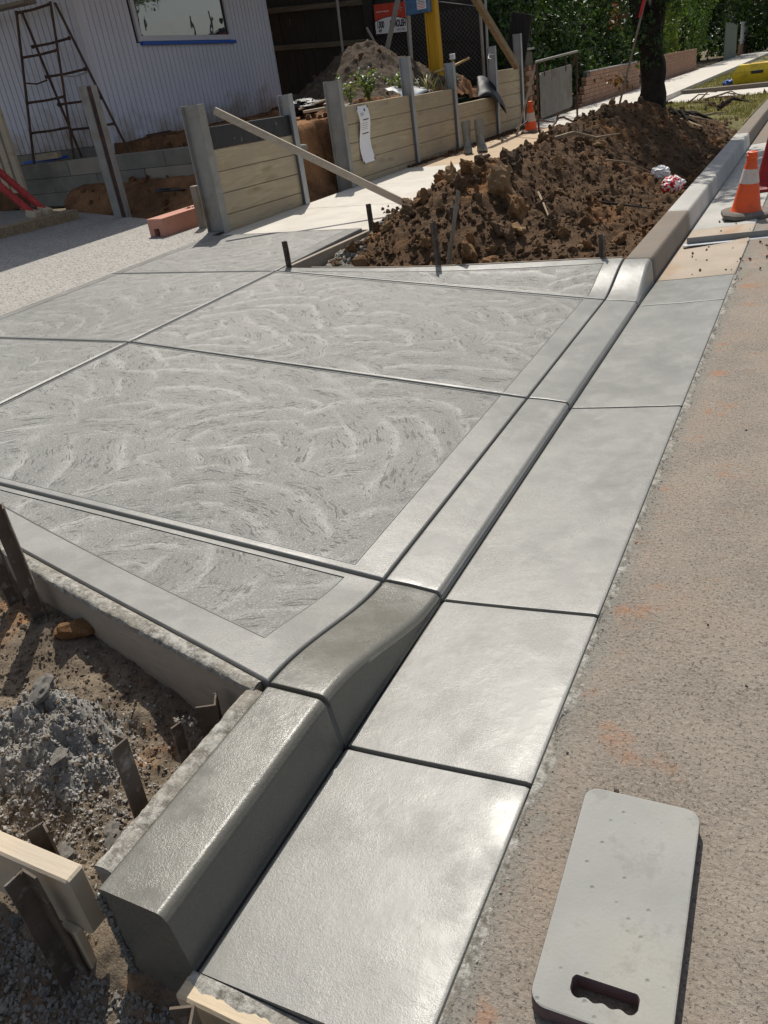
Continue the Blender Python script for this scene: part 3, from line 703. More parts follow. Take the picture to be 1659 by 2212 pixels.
angle_stake('steel_stake', (-.80,5.445,.0), (-.80,5.445,.26), .04, 'short steel stake beside the kerb on the far wing edge', R(0))
board('timber_peg', (-1.845,5.27,.10), (-1.80,5.47,.58), .045, .012, 'timberold', 'leaning flat wooden peg stuck in the front of the dirt mound', 'peg', upv=(1,0,0), bev=.001)
# ------------------------------------------------------------------ dirt mound on the verge
def hmound(x, y):
    g0 = gz(y)
    xl = (x+.70)/-2.2                                     # 0 at kerb, 1 at path
    front = sm((y-5.12-(-x-.67)*-.17)/1.6)
    prof = math.exp(-((x+2.02)/.62)**2)
    top = .45+.04*math.sin(y*1.3)+.08*sm((y-9.5)/1.5)
    if y > 8: top *= 1-.12*sm((y-8)/4)
    h = top*prof*front*(1-sm((y-12.6)/2.2)*.75)
    h += .10*sm((y-5.2)/.4)*sm((-x-.75)/.35)*(1-sm((y-13)/2))
    h -= .12*math.exp(-((x+.9)/.25)**2)*sm((y-8)/1)*(1-sm((y-12.3)/.6))
    a = front*(1-.75*sm((y-13)/1.5))
    h += a*(.10*fbm(x*1.7,y*1.7,4)+.06*fbm(x*4.3,y*4.3,9)+.045*abs(fbm(x*9,y*9,6)))+.008*abs(fbm(x*30,y*30,2))
    base = .02 if y < 13 else .05
    edge = sm((x+3.05)/.28)                               # meet the path
    return g0+base+h*edge+(1-edge)*.10
def kmound(x, y): return y > 5.452-(KB-x)*.2035 and not (x < -2.9 and y < 6.95)
mound = tag(grid('dirt_mound', -3.05, -.672, 150, 4.97, 14.6, 560, hmound, 'mound', keep=kmound), 'long heap of brown excavated soil lying on the verge behind the kerb', 'soil heap')
clods = [rock_mesh('clod_shape', 'clod', 200+k, .5, 3, (1,.85,.75)) for k in range(7)]
rn = random.Random(11); cnt = 0
while cnt < 280:
    x = rn.uniform(-2.95,-.8); y = 5.2+7.2*rn.random()**1.7
    if not kmound(x,y-.05) or x < -2.75 and y < 6.5 and rn.random() < .8: continue
    if x > -1.3 and rn.random() < .6: continue
    s = .018+.070*rn.random()**2.0
    inst('clod', rn.choice(clods), mound, (x,y,hmound(x,y)+s*.3), (rn.uniform(0,6),rn.uniform(0,6),rn.uniform(0,6)), (s,s*rn.uniform(.7,1.1),s*rn.uniform(.65,1))); cnt += 1
for (x,y,s,k) in [(-1.72,6.15,.17,0),(-1.58,6.02,.13,3),(-2.15,6.25,.10,2),(-1.95,5.72,.09,4),(-1.5,5.62,.07,1),(-2.35,6.5,.09,5),(-2.62,7.0,.11,6),(-1.8,6.7,.12,2),(-1.2,5.85,.07,3),(-2.0,7.1,.10,0),(-1.0,5.75,.06,5),(-1.75,5.5,.06,6),(-1.3,5.55,.06,2),(-.95,8.75,.16,1)]:
    inst('clod', clods[k], mound, (x,y,hmound(x,y)+s*.25), (k,x,y), (s,s*.8,s*.8))
def pickm(r):
    for _ in range(30):
        x, y = r.uniform(-3.0,-.7), 5.1+8*r.random()**1.6
        if kmound(x,y-.03): return (x,y,hmound(x,y))
scatter_stuff('dirt_crumbs', 'mound', 11000, pickm, .003, .030, mound, 4.0, 8)
def pickw(r):
    for _ in range(30):
        x = r.uniform(-2.92,-2.3); y = r.uniform(5.05,6.4)
        if kmound(x,y-.03) and x+2.93 < .12+.38*sm((5.9-y)/.8)*r.random()+.05: return (x,y,hmound(x,y))
wet = scatter_stuff('wet_concrete_spill', 'block', 900, pickw, .006, .035, mound, 2.0, 9)
def pickp(r):
    if r.random() < .5: y = r.uniform(10.6,15.6); x = -4.56+abs(r.gauss(0,.10))*(1 if y > 11.5 else .4)
    else: y = r.uniform(7.0,15.0); x = -2.93-abs(r.gauss(0,.14))
    return (x, y, zpath(x,y)+.001)
scatter_stuff('spilled_soil', 'mound', 3500, pickp, .004, .03, fp, 2.4, 15)
# sticks and roots on the heap
def stick(name, pts, r, label, mat='root', parent=None, cat='root'):
    n = len(pts); o = MB().tube(pts, [r*(1-.7*i/(n-1)) for i in range(n)], 7, jit=.12).build(name, mat, parent, 50)
    return tag(o, label, cat) if label else o
def onm(x, y, d=0): return (x, y, hmound(x,y)+d)
stick('tree_root', [onm(-2.0,8.6,.03),onm(-1.85,8.75,.10),onm(-1.65,8.85,.16),onm(-1.45,9.05,.22)], .022, 'pale splintered root lying across the top of the dirt mound', cat='root')
stick('tree_root', [onm(-1.45,8.35,.04),onm(-1.25,8.5,.05),onm(-1.0,8.7,.05)], .010, 'thin bent root on the kerb side of the mound', cat='root')
stick('tree_root', [onm(-1.55,6.5,.03),onm(-1.42,6.2,.06),onm(-1.3,5.95,.02),onm(-1.25,5.8,.01)], .010, 'thin dark root hanging down the mound front', cat='root')
stick('tree_root', [onm(-1.15,6.9,.03),onm(-.95,6.8,.04),onm(-.72,6.75,.13)], .012, 'dark root curling onto the old kerb top', 'bark', cat='root')
# plastic bags
def bag(loc, s, mats, label, seed):
    bm = bmesh.new(); bmesh.ops.create_icosphere(bm, subdivisions=4, radius=1); o = Vector((seed,seed*2,1))
    for v in bm.verts:
        d = v.co.normalized(); v.co = d*(1+.45*noise.turbulence(d*1.8+o, 4, True)-.25)
        v.co.z *= .8
    me = bpy.data.meshes.new('plastic_bag'); bm.to_mesh(me); bm.free()
    for m in mats: me.materials.append(M[m])
    if len(mats) > 1:
        for p in me.polygons: p.material_index = 0 if noise.noise(p.center*3.0+o) > .02 else 1
    b = bpy.data.objects.new('plastic_bag', me); C.objects.link(b); b.location = loc; b.scale = (s,s,s*.9); return tag(b, label, 'bag')
bag((-.98,8.62,hmound(-.98,8.62)+.10), .085, ['white'], 'crumpled white plastic bag lying on the soil behind the kerb', 3)
bag((-.80,8.15,hmound(-.80,8.15)+.11), .105, ['redplastic','white'], 'crumpled red and white plastic bag against the kerb', 5)
# water meter / cleaning cloth lump in the wet spill
mb = MB().lathe([(.0,0),(.035,.0),(.045,.05),(.03,.10),(.012,.13),(.0,.135)], n=12)
mt = mb.build('valve_cover', 'bluebox', None, 40, loc=(-2.72,5.93,.10)); tag(mt, 'small pale blue plastic valve cap beside the footpath form', 'valve')
mt.data.materials[0] = M['galv']
# offcut stones on the kerb line
inst_root = None
# ------------------------------------------------------------------ street tree on the mound
tree = tag(empty('street_tree', (0,0,0)), 'dark-barked street tree standing on the far end of the dirt mound', 'tree')
TB = Vector((-1.98,13.55,.12))
mb = MB(); pts = []; rs = []
for k in range(12):
    t = k/11; pts.append(TB+Vector((.05*math.sin(t*4), .1*t, -.15+1.45*t))); rs.append(.185*(1-.18*t)+.17*math.exp(-t*8)+.006*math.sin(k*2.1))
mb.tube(pts, rs, 18, jit=.11)
top = pts[-1]
mb.tube([top+Vector((-.02,0,-.25)), top+Vector((-.16,.05,.25)), top+Vector((-.26,.1,.9)), top+Vector((-.3,.1,1.8)), top+Vector((-.7,.1,3.4))], [.17,.14,.12,.10,.06], 12, jit=.11)
mb.tube([top+Vector((.03,0,-.2)), top+Vector((.14,0,.3)), top+Vector((.19,.05,1.0)), top+Vector((.25,.1,2.0)), top+Vector((.6,.3,3.6))], [.15,.12,.10,.09,.05], 12, jit=.11)
mb.build('trunk', 'bark', tree, 60)
def leaf_cloud(n, blobs, size, seed, asp=.55, hollow=.55):
    rnd = random.Random(seed); mb = MB(); tot = sum(b[3]*b[4]*b[5] for b in blobs)
    for (cx,cy,cz,rx,ry,rz) in blobs:
        for _ in range(max(1, int(n*rx*ry*rz/tot))):
            d = Vector((rnd.gauss(0,1),rnd.gauss(0,1),rnd.gauss(0,1))).normalized()
            rr = (hollow+(1-hollow)*rnd.random())*(1+.28*noise.noise(d*2.3+Vector((cx,cy,cz))))
            p = Vector((cx+d.x*rx*rr, cy+d.y*ry*rr, cz+d.z*rz*rr))
            if noise.noise(p*2.2) < -.28: continue
            s = size*rnd.uniform(.6,1.3)
            a = Vector((rnd.gauss(0,1),rnd.gauss(0,1),rnd.gauss(0,1)-.35)).normalized(); b = a.cross(Vector((rnd.gauss(0,1),rnd.gauss(0,1),rnd.gauss(0,1)))).normalized()
            nrm = a.cross(b)*s*.12
            mb.v += [tuple(p), tuple(p+a*s*.5+b*s*asp*.5+nrm), tuple(p+a*s), tuple(p+a*s*.5-b*s*asp*.5+nrm)]
            k = len(mb.v)-4; mb.f.append((k,k+1,k+2,k+3)); mb.mi.append(0)
    return mb
leaf_cloud(17000, [(-1.7,13.3,5.2,1.9,1.9,1.3),(-2.6,13.9,5.0,1.2,1.3,1.0),(-.8,12.6,4.8,1.1,1.1,.9),(-1.0,14.0,5.3,1.2,1.2,1.0)], .13, 3, hollow=.2).build('crown', 'leafdark', tree, fixn=False)
mb = leaf_cloud(260, [(-2.5,13.3,2.3,.25,.2,.3),(-2.4,13.3,1.55,.16,.2,.2),(-1.72,13.2,1.9,.2,.2,.3),(-2.35,13.2,.75,.25,.2,.15)], .09, 4, hollow=.1); mb.build('sprout_leaves', 'leafrust', tree, fixn=False)
leaf_cloud(90, [(-2.08,13.2,2.0,.12,.1,.2),(-2.0,13.2,2.6,.15,.1,.2)], .11, 5, hollow=.1).build('sprout_leaves', 'leafcyp', tree, fixn=False)
leaf_cloud(320, [(-1.6,13.4,1.55,.3,.3,.35),(-1.45,13.6,1.9,.25,.3,.3)], .07, 6, hollow=.1).build('sprout_leaves', 'leafmid', tree, fixn=False)
leaf_cloud(900, [(-2.2,13.45,1.75,.30,.26,.5),(-1.75,13.5,2.1,.28,.26,.5),(-2.0,13.5,1.15,.24,.24,.35)], .085, 12, hollow=.7).build('ivy', 'leafdark', tree, fixn=False)
for k in range(34):
    a = random.uniform(-2.9,.9); r0 = .3; p = TB+Vector((math.cos(a)*r0, math.sin(a)*r0, .1)); q = TB+Vector((math.cos(a)*random.uniform(.6,1.2), math.sin(a)*random.uniform(.6,1.3), 0)); q.z = hmound(q.x,q.y)+.03
    m1 = p.lerp(q,.5)+Vector((random.uniform(-.1,.1),random.uniform(-.1,.1),random.uniform(.0,.12)))
    MB().tube([p,m1,q], [.04,.025,.008], 6, jit=.15).build('root', 'root' if k % 3 == 0 else 'bark', tree, 60)
# trunk stake with ribbon
st = tag(empty('survey_stake'), 'thin leaning stake with red ribbon and cream block at the tree', 'stake')
MB().tube([(-2.32,12.95,.30),(-1.88,12.9,1.93)], .016, 6).build('pole', 'timberold', st)
MB().beam((-1.89,12.87,1.88),(-1.855,12.87,2.03),.10,.05).build('block', 'timber', st)
MB().add([(-1.90,12.83,1.88),(-1.86,12.83,1.89),(-1.95,12.84,1.6),(-1.99,12.83,1.48),(-2.02,12.84,1.5),(-1.96,12.83,1.7)], [(0,1,2,5),(5,2,3,4)]).build('ribbon', 'redplastic', st, fixn=False)
# ------------------------------------------------------------------ retaining walls
def h_post(y, z0, z1, parent, mat='galv', x=-4.60, w=.085, d=.13):
    mb = MB(); t = .008
    mb.box((x+.055,y-w/2,z0-.3),(x+.055+t,y+w/2,z1), bev=.001)            # front flange
    mb.box((x+.055-d,y-w/2,z0-.3),(x+.055-d+t,y+w/2,z1), bev=.001)
    mb.box((x+.055-d+t-.001,y-t/2,z0-.3),(x+.056,y+t/2,z1-.001))
    return mb.build('steel_post', mat, parent)
def sleepers(y0, y1, tops, parent, x=-4.63, th=.05, hgt=.2, slope=-.02, top_mat=None):
    n = tops; ln = y1-y0
    for k in range(n[1]):
        zt = n[0]-k*hgt; mb = MB()
        mb.box((x, y0, zt-hgt+.003), (x+th, y1, zt-.002), bev=.004)
        for i in range(len(mb.v)): a = mb.v[i]; mb.v[i] = (a[0]+random.uniform(-.001,.001), a[1], a[2]+slope*(a[1]-y0))
        mb.build('sleeper', top_mat if (top_mat and k == 0) else 'sleeper', parent)
rw1 = tag(empty('retaining_wall'), 'short treated-pine retaining wall with black top board left of the opening', 'retaining wall')
h_post(6.41, .25, 1.305, rw1, 'galvmud', w=.10, d=.19); h_post(7.90, .20, 1.26, rw1)
sleepers(6.47, 7.88, (1.115,5), rw1, top_mat='blackmat', slope=-.03, hgt=.19)
rw2 = tag(empty('retaining_wall'), 'long treated-pine retaining wall between steel posts beside the footpath', 'retaining wall')
for y, zb, zt, mt, ww in [(8.98,.17,1.31,'galvmud',.19),(10.92,.12,1.445,'galv',.13),(12.45,.14,1.29,'galv',.13),(14.30,.12,1.42,'galv',.13),(15.68,.09,1.55,'galv',.13)]: h_post(y, zb, zt, rw2, mt, d=ww)
sleepers(9.04, 10.89, (1.04,5), rw2); sleepers(10.95, 12.42, (.985,5), rw2); sleepers(12.48, 14.27, (.735,4), rw2); sleepers(14.33, 15.66, (1.065,6), rw2)
# tall post further in, brace, loose post
tp = empty('steel_post'); tag(tp, 'tall muddy steel post standing at the edge of the excavation', 'post')
mb = MB(); x0, y0 = -6.75, 7.42
mb.box((x0-.13,y0-.02,0),(x0-.02,y0-.012,1.62)); mb.box((x0-.028,y0-.0119,0),(x0-.02,y0+.06,1.618)); mb.box((x0+.052,y0-.02,0),(x0+.06,y0+.06,1.61)); mb.box((x0-.0205,y0+.03,0),(x0+.0525,y0+.038,1.612)); mb.build('channel', 'galvmud', tp)
MB().box((x0-.019,y0-.004,0),(x0+.045,y0+.0295,1.605)).build('rust_web', 'rust', tp)
board('timber_stub', (-4.98,6.62,.1), (-4.98,6.62,.62), .07, .07, 'timberold', 'short brown timber stub behind the first steel post', upv=(0,1,0))
board('timber_brace', (-4.515,6.56,1.235), (-2.86,7.02,.225), .028, .062, 'braceT', 'long diagonal timber brace from the steel post down to the footpath', 'brace')
# ------------------------------------------------------------------ earth inside the property
def hin(x, y):
    nz = .05*fbm(x*1.5,y*1.5,2)+.035*fbm(x*4.5,y*4.5,5)+.02*abs(fbm(x*12,y*12,3))
    hi = .93+.0*(x)-.015*(y-9)
    if x > -6.3:
        yb = 8.45+.08*fbm(x*3,1,1)+.25*sm((-x-5.6)/.6); t = sm((y-yb+.15)/.35)
    else:
        t = 1.0 if y > 8.62 else 0.0
        hi = .80 if y < 9.3 else .93
    if y < 9.08: t *= sm((-4.80-x)/.22)
    lo = .12+.30*sm((y-7.85)/.6)*sm((-x-4.9)/.8)+.10*sm((y-edge_far(x)-.05)/.5)
    if y < edge_far(x)+.12 and x < -4.6: lo = min(lo, -.02+.2*sm((y-edge_far(x))/.15))
    h = lo*(1-t)+hi*t
    # sand pile
    sp = math.exp(-(((x+6.25)/.85)**2+((y-13.0)/1.0)**2))
    hp = (.88+.80*sp**.75+.09*fbm(x*2.3,y*2.3,8)+.06*abs(fbm(x*7,y*7,4))+.03*abs(fbm(x*17,y*17,4))) if sp > .03 else 0
    h = max(h, hp) if y > 10 else h
    drop = sm((-4.72-x)/.10)
    return h+nz*(.45 if t < .5 or t > .9 else 1.2)-(1-drop)*.12
earth = tag(grid('retained_earth', -8.55, -4.685, 170, 6.5, 15.25, 330, hin, ['bank','sand'], keep=lambda x,y: y > edge_far(x)-.02, mif=lambda x,y: 1 if ((x+6.25)/1.45)**2+((y-13.0)/1.75)**2 < 1 else 0), kind='structure')
tag(grid('back_earth', -14, -8.55, 60, 8.4, 15.25, 60, lambda x,y: (.80 if y > 8.62 else .3)+.02*fbm(x*3,y*3), 'bank'), kind='structure')
bk = [rock_mesh('earth_clod_shape', 'bank', 300+k, .34, 2) for k in range(4)]
rn = random.Random(21)
for k in range(170):
    x, y = rn.uniform(-8.3,-4.8), rn.uniform(7.2,10.2)
    if y < edge_far(x)+.1: continue
    s = .015+.05*rn.random()**2.5
    inst('clod', rn.choice(bk), earth, (x,y,hin(x,y)+s*.3), (rn.uniform(0,6),rn.uniform(0,6),0), (s,s*.85,s*.75))
for k in range(110):
    a = rn.uniform(0,6.28); r = rn.random()**.5; x, y = -6.25+1.3*r*math.cos(a), 13.0+1.6*r*math.sin(a); s = .012+.035*rn.random()**2.5
    o = inst('sand_lump', bk[k%4], earth, (x,y,hin(x,y)+s*.3), (rn.uniform(0,6),rn.uniform(0,6),0), (s,s*.85,s*.75))
# block wall
bw = tag(empty('block_wall'), 'grey concrete block footing wall above the excavated bank', 'wall')
rn = random.Random(3); cols = [(-9.45,-8.55),(-8.55,-7.72),(-7.72,-6.9),(-6.9,-6.25)]
for c in range(3):
    zt = .835-c*.19
    for k, (a, b) in enumerate(cols):
        sh = (.35 if c == 1 else .15 if c == 2 else 0)
        a2 = max(-9.45, a-sh); b2 = min(-6.25, b-sh) if k < 3 else -6.25
        MB().box((a2+.003, 8.52+rn.uniform(-.006,.006)-.012*c, zt-.187), (b2-.003, 8.66, zt), bev=.006).build('block', 'block2' if (k+c*2) % 4 == 1 else 'block', bw)
MB().box((-9.45,8.535,.25),(-6.25,8.65,.83)).build('mortar_bed', 'mortar', bw)
# ------------------------------------------------------------------ house
house = tag(empty('house'), 'pale lilac-grey house with vertical board cladding and a wide window', 'house')
HX, HY0, HY1 = -8.40, 9.28, 13.74
def hzs(y): return -.028*(y-10)                # courses fall slightly along the block
WY0, WY1, WZ0 = 10.40, 12.53, 2.16
nb = 42; bwid = (HY1-HY0-.06)/nb
for k in range(nb):
    a = HY0+.06+k*bwid; b = a+bwid; mb = MB()
    segs = [(.74, 3.3)]
    if b > WY0-.03 and a < WY1+.03: segs = [(.74, WZ0-.045+hzs(a))]
    if 9.95 < a < 10.45 and len(segs) == 1 and False: pass
    for z0, z1 in segs: mb.box((HX-.02,a+.006,z0),(HX,b-.006,z1), bev=.003)
    mb.build('cladding_board', 'clad', house)
MB().box((HX-.12,HY0+.01,.72),(HX-.021,HY1,2.09)).build('wall_backing', 'dark', house)
MB().box((HX-.12,HY0+.01,2.09),(HX-.021,WY0-.02,3.3)).build('wall_backing', 'dark', house)
MB().box((HX-.12,WY1+.02,2.09),(HX-.021,HY1,3.3)).build('wall_backing', 'dark', house)
MB().box((HX-.03,HY0-.022,.70),(HX+.008,HY0+.058,3.3), bev=.003).build('corner_trim', 'cladtrim', house)
MB().box((HX-.03,HY1-.01,.90),(HX+.008,HY1+.04,3.3), bev=.003).build('corner_trim', 'cladtrim', house)
for k in range(22):                            # return wall facing the drive
    x1 = HX-.04-k*.105; MB().box((x1-.099,HY0,.93),(x1-.006,HY0+.02,3.3), bev=.003).build('cladding_board', 'clad', house)
MB().box((HX-3.4,HY0+.021,.70),(HX-.04,HY0+.12,3.3)).build('wall_backing', 'dark', house)
MB().box((HX-2.6,HY0-.03,.79),(HX-.035,HY0+.018,.925), bev=.004).build('base_plinth', 'block', house)
MB().box((HX-2.37,HY0-.03,.80),(HX-2.29,HY0+.10,3.3), bev=.004).build('door_frame', 'cladtrim', house)
MB().box((HX-3.3,HY0+.01,.80),(HX-2.375,HY0+.06,3.3)).build('door', 'dark', house)
win = empty('window'); win.parent = house
fr = .075
for nm, a, b in [('window_frame',(HX-.05,WY0-fr+.01,2.12),(HX+.022,WY0,3.1)),('window_frame',(HX-.05,WY1,2.05),(HX+.022,WY1+fr-.01,3.1))]:
    MB().box(a, b, bev=.004).build(nm, 'cladtrim', win)
MB().beam((HX-.012,WY0-fr+.01,WZ0+.01+hzs(WY0)+.0),(HX-.012,WY1+fr-.01,WZ0+.01+hzs(WY1)),.075,.07,0,(0,0,1),.004).build('window_frame', 'cladtrim', win)
MB().beam((HX-.012,WY0-fr+.01,3.06),(HX-.012,WY1+fr-.01,3.06),.07,.07,0,(0,0,1),.004).build('window_frame', 'cladtrim', win)
MB().beam((HX+.018,WY0-.05,WZ0-.052+hzs(WY0)),(HX+.018,WY1+.10,WZ0-.055+hzs(WY1)),.075,.042,0,(0,0,1),.003).build('window_sill', 'bluefilm', win)
MB().add([(HX-.02,WY0,2.1),(HX-.02,WY1,2.1),(HX-.02,WY1,3.05),(HX-.02,WY0,3.05)],[(0,1,2,3)]).build('pane', 'glass', win, fixn=False)
MB().box((HX-.045,WY1-.035,2.1),(HX-.010,WY1-.005,3.05)).build('window_sash', 'black', win)
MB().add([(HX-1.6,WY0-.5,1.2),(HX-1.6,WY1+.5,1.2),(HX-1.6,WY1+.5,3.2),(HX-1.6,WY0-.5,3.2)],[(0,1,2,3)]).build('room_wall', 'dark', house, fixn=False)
rf = MB().box((-13.5,6.9,3.32),(-7.1,14.5,3.42), bev=.01).build('roof', 'soffit', house)
MB().box((-7.10,6.85,3.28),(-6.97,14.55,3.46), bev=.01).build('gutter_channel', 'cladtrim', rf)
for k in range(8): MB().box((-13.5+k*.78,6.9,3.421),(-13.44+k*.78,14.5,3.46)).build('roof_rib', 'roof', rf)
MB().box((-7.35,6.98,.15),(-7.22,7.1,3.32)).build('roof_post', 'timber', house); bpy.data.objects.remove(bpy.data.objects['roof_post'])
MB().box((HX-.01,10.0,.78),(HX+.015,10.55,.96)).build('vent_opening', 'rust', house)
# trestle, plank, prop and timber beside the house
tr = tag(empty('trestle'), 'rusty tubular folding trestle standing in front of the house', 'trestle')
A, B, Cc, D = [Vector(p) for p in ((-9.22,8.57,.82),(-8.62,8.73,.82),(-8.87,9.12,.82),(-7.99,9.12,.82))]
TL, TR = Vector((-8.99,8.85,2.60)), Vector((-8.42,8.90,2.62))
for p, q in ((A,TL),(B,TR),(Cc,TL+Vector((.04,.05,-.03))),(D,TR+Vector((.04,.03,-.02)))): MB().tube([p,q], .017, 8).build('leg', 'rust', tr, 50)
for (p, q, P2, Q2, ts) in ((A,TL,B,TR,(.22,.42,.71,.985)),(Cc,TL,D,TR,(.20,.38,.57,.77))):
    for t in ts: 
        a, b = p.lerp(q,t), P2.lerp(Q2,t); MB().tube([a,a.lerp(b,.06),a.lerp(b,.5)+Vector((0,0,-.008)),a.lerp(b,.94),b], [.026,.016,.015,.016,.026], 7).build('rung', 'rust', tr, 50)
MB().tube([A.lerp(TL,.55),A.lerp(TL,.55).lerp(Cc.lerp(TL,.55),.5)+Vector((0,0,-.03)),Cc.lerp(TL,.55)], .010, 6).build('spreader', 'rust', tr)
MB().tube([B.lerp(TR,.55),B.lerp(TR,.55).lerp(D.lerp(TR,.55),.5)+Vector((0,0,-.03)),D.lerp(TR,.55)], .010, 6).build('spreader', 'galvmud', tr)
board('scaffold_plank', (-12.6,8.72,2.66), (-8.72,8.86,2.66), .23, .04, 'timberold', 'brown scaffold plank lying across the top of the trestle', 'plank')
pr = tag(empty('steel_prop'), 'pair of red steel raking props on a timber sole board at left', 'prop')
for dx in (0,.11):
    MB().tube([(-7.80-dx*.2,7.26-dx*1.5,.40),(-8.72-dx*.2,7.06-dx*1.5,1.42)], .042, 10).build('tube', 'red', pr, 50)
    MB().beam((-7.87-dx*.2,7.25-dx*1.5,.43),(-7.74-dx*.2,7.27-dx*1.5,.385),.10,.08).build('shoe', 'timber', pr)
board('sole_board', (-7.90,6.0,.315), (-7.62,7.50,.315), .23, .11, 'root', 'thick timber sole board under the red props', 'timber', bev=.004)
sf = tag(empty('stud_stack'), 'stack of upright pine studs at the left photo edge', 'timber')
for k, (x,y,h) in enumerate([(-9.05,8.05,1.6),(-9.17,8.03,1.75),(-9.30,8.02,1.65)]): MB().box((x,y,.55),(x+.10,y+.05,.55+h), bev=.003).build('stud', 'timber', sf)
MB().box((-9.42,8.1,1.0),(-9.34,8.14,1.9)).build('stud', 'yellow', sf)
mb = MB().box((-9.62,8.75,.84),(-9.05,9.05,.87)); tag(mb.build('blue_sheet', 'bluefilm'), 'blue plastic sheet folded under the trestle', 'sheet')
board('timber_offcut', (-9.28,8.72,.90), (-8.98,8.84,.90), .13, .075, 'timber', 'short pine offcut lying under the trestle', 'timber')
# pink block
pk2 = empty('pink_block', (-5.235,6.72,zag(-5.2,6.7)), R(-2)); tag(pk2, 'pink hollow block with a square notch on the aggregate drive', 'block')
mb = MB(); rings = []
for y in (-.475,-.47,.47,.475):
    e = .006 if abs(y) > .472 else 0
    rings.append([(-.10+e,y,0+e),(-.035,y,0+e),(-.035,y,.075),(.035,y,.075),(.035,y,0+e),(.10-e,y,0+e),(.10-e,y,.165-e),(-.10+e,y,.165-e)])
mb.loft(rings).build('body', 'pink', pk2)
MB().add([(-.03,-.2,.0),(.03,-.2,0),(.03,-.2,.07),(-.03,-.2,.07)],[(0,1,2,3)]).build('hollow', 'dark', pk2, fixn=False)
mb = leaf_cloud(120, [(.02,.15,.168,.05,.18,.006)], .03, 9, hollow=0); mb.build('soil_smear', 'bank', pk2, fixn=False)
# hoses, tarps and small site litter
def coil(name, c, r, n, rad, mat, label, cat, seed=1, sq=.5):
    rnd = random.Random(seed); pts = []
    for k in range(n*14): a = k/14*6.283; rr = r*(1+.25*math.sin(k*.37+seed)); pts.append((c[0]+rr*math.cos(a), c[1]+rr*sq*math.sin(a), c[2]+rad+.03*abs(math.sin(k*.21))))
    return tag(MB().tube(pts, rad, 6).build(name, mat, None, 60), label, cat)
coil('red_hose', (-7.6,9.5,.85), .26, 4, .010, 'hose', 'dark red hose coiled at the foot of the cladding', 'hose')
coil('black_hose', (-6.6,8.15,hin(-6.6,8.15)+.02), .2, 2, .010, 'black', 'loop of black hose on the excavated bank', 'hose', 4)
def crumple(name, loc, sc, mat, label, cat, seed, rough=.5):
    bm = bmesh.new(); bmesh.ops.create_icosphere(bm, subdivisions=4, radius=1); o = Vector((seed*3.1,seed,2))
    for v in bm.verts: d = v.co.normalized(); v.co = d*(1-rough*.4+rough*noise.turbulence(d*1.6+o, 3, True))
    me = bpy.data.meshes.new(name); bm.to_mesh(me); bm.free(); me.materials.append(M[mat])
    b = bpy.data.objects.new(name, me); C.objects.link(b); b.location = loc; b.scale = sc; return tag(b, label, cat)
crumple('black_tarp', (-5.55,9.75,1.06), (.30,.24,.09), 'black', 'bundled black plastic sheet at the foot of the sand pile', 'sheet', 2)
def flap(name, base, dirv, upv, ln, wd, mat, label, seed, curl=.3):
    mb = MB(); d, u = Vector(dirv), Vector(upv); n = 14; b = Vector(base)
    for i in range(n+1):
        for j in range(7):
            t, s = i/n, j/6; p = b+d*ln*t+u*wd*(s-.5)*(1-.4*t*t)+Vector((0,0,curl*math.sin(t*2.2+s)*.3-curl*t*t))+Vector((.03*noise.noise(Vector((t*4,s*4,seed))),)*3); mb.v.append(tuple(p))
    for i in range(n):
        for j in range(6): a = i*7+j; mb.f.append((a,a+1,a+8,a+7)); mb.mi.append(0)
    o = mb.build(name, mat, None, True, fixn=False)
    s = o.modifiers.new('thickness','SOLIDIFY'); s.thickness = .004; return tag(o, label, 'sheet')
flap('plastic_flap', (-4.78,14.0,.80), (.75,.45,.02), (-.25,.75,.35), .52, .62, 'blackmat', 'torn black plastic sheet hanging over the low sleeper panel', 2, .42)
flap('geotextile', (-4.75,9.15,1.03), (-.2,.95,.03), (-1,.1,.1), .75, .26, 'blackmat', 'curled geotextile strip along the wall top near the paper notice', 4, .03)
flap('geotextile', (-4.85,11.05,1.03), (-.05,1,0), (-.9,0,.4), 1.3, .34, 'galv', 'pale plastic lining behind the second sleeper panel', 6, .05)
flap('dry_straw', (-4.9,12.6,.86), (0,1,-.02), (-.8,0,.35), 1.4, .45, 'rail', 'matted dry straw and roots behind the low sleeper panel', 8, .05)
crumple('red_tub', (-5.15,12.75,1.02), (.12,.3,.05), 'redplastic', 'red plastic tub lying behind the low sleeper panel', 'tub', 6, .15)
board('timber_offcut', (-5.3,9.35,1.02), (-4.95,9.6,1.03), .09, .03, 'timber', 'pale timber offcuts on the soil beside the opening', 'timber')
board('timber_offcut', (-5.45,9.5,1.05), (-4.98,9.95,1.16), .04, .02, 'timber', 'thin pale stick leaning on the soil beside the opening', 'timber')
for k,(x,y,rz) in enumerate([(-4.92,8.28,.3),(-4.98,8.52,.9)]):
    o = tag(MB().box((-.12,-.085,0),(.12,.085,.055), bev=.004).build('paver', 'block', None, loc=(x,y,hin(x,y)+.01+.03*k)), ['grey paver lying in the wall opening nearest the footpath','second grey paver behind the first in the wall opening'][k], 'paver'); o.rotation_euler = (.05,.1*k,rz)
for k in range(4): board('timber_length', (-7.9+.03*k,14.2+.14*k,.98+.03*k), (-6.2,14.5+.12*k,.96+.03*k), .09, .04, 'timberold' if k%2 else 'timber', ['grey plank nearest on the pile behind the house corner','pale plank second on the pile behind the house corner','grey plank third on the pile behind the house corner','uppermost pale plank on the pile behind the house corner'][k], 'timber')
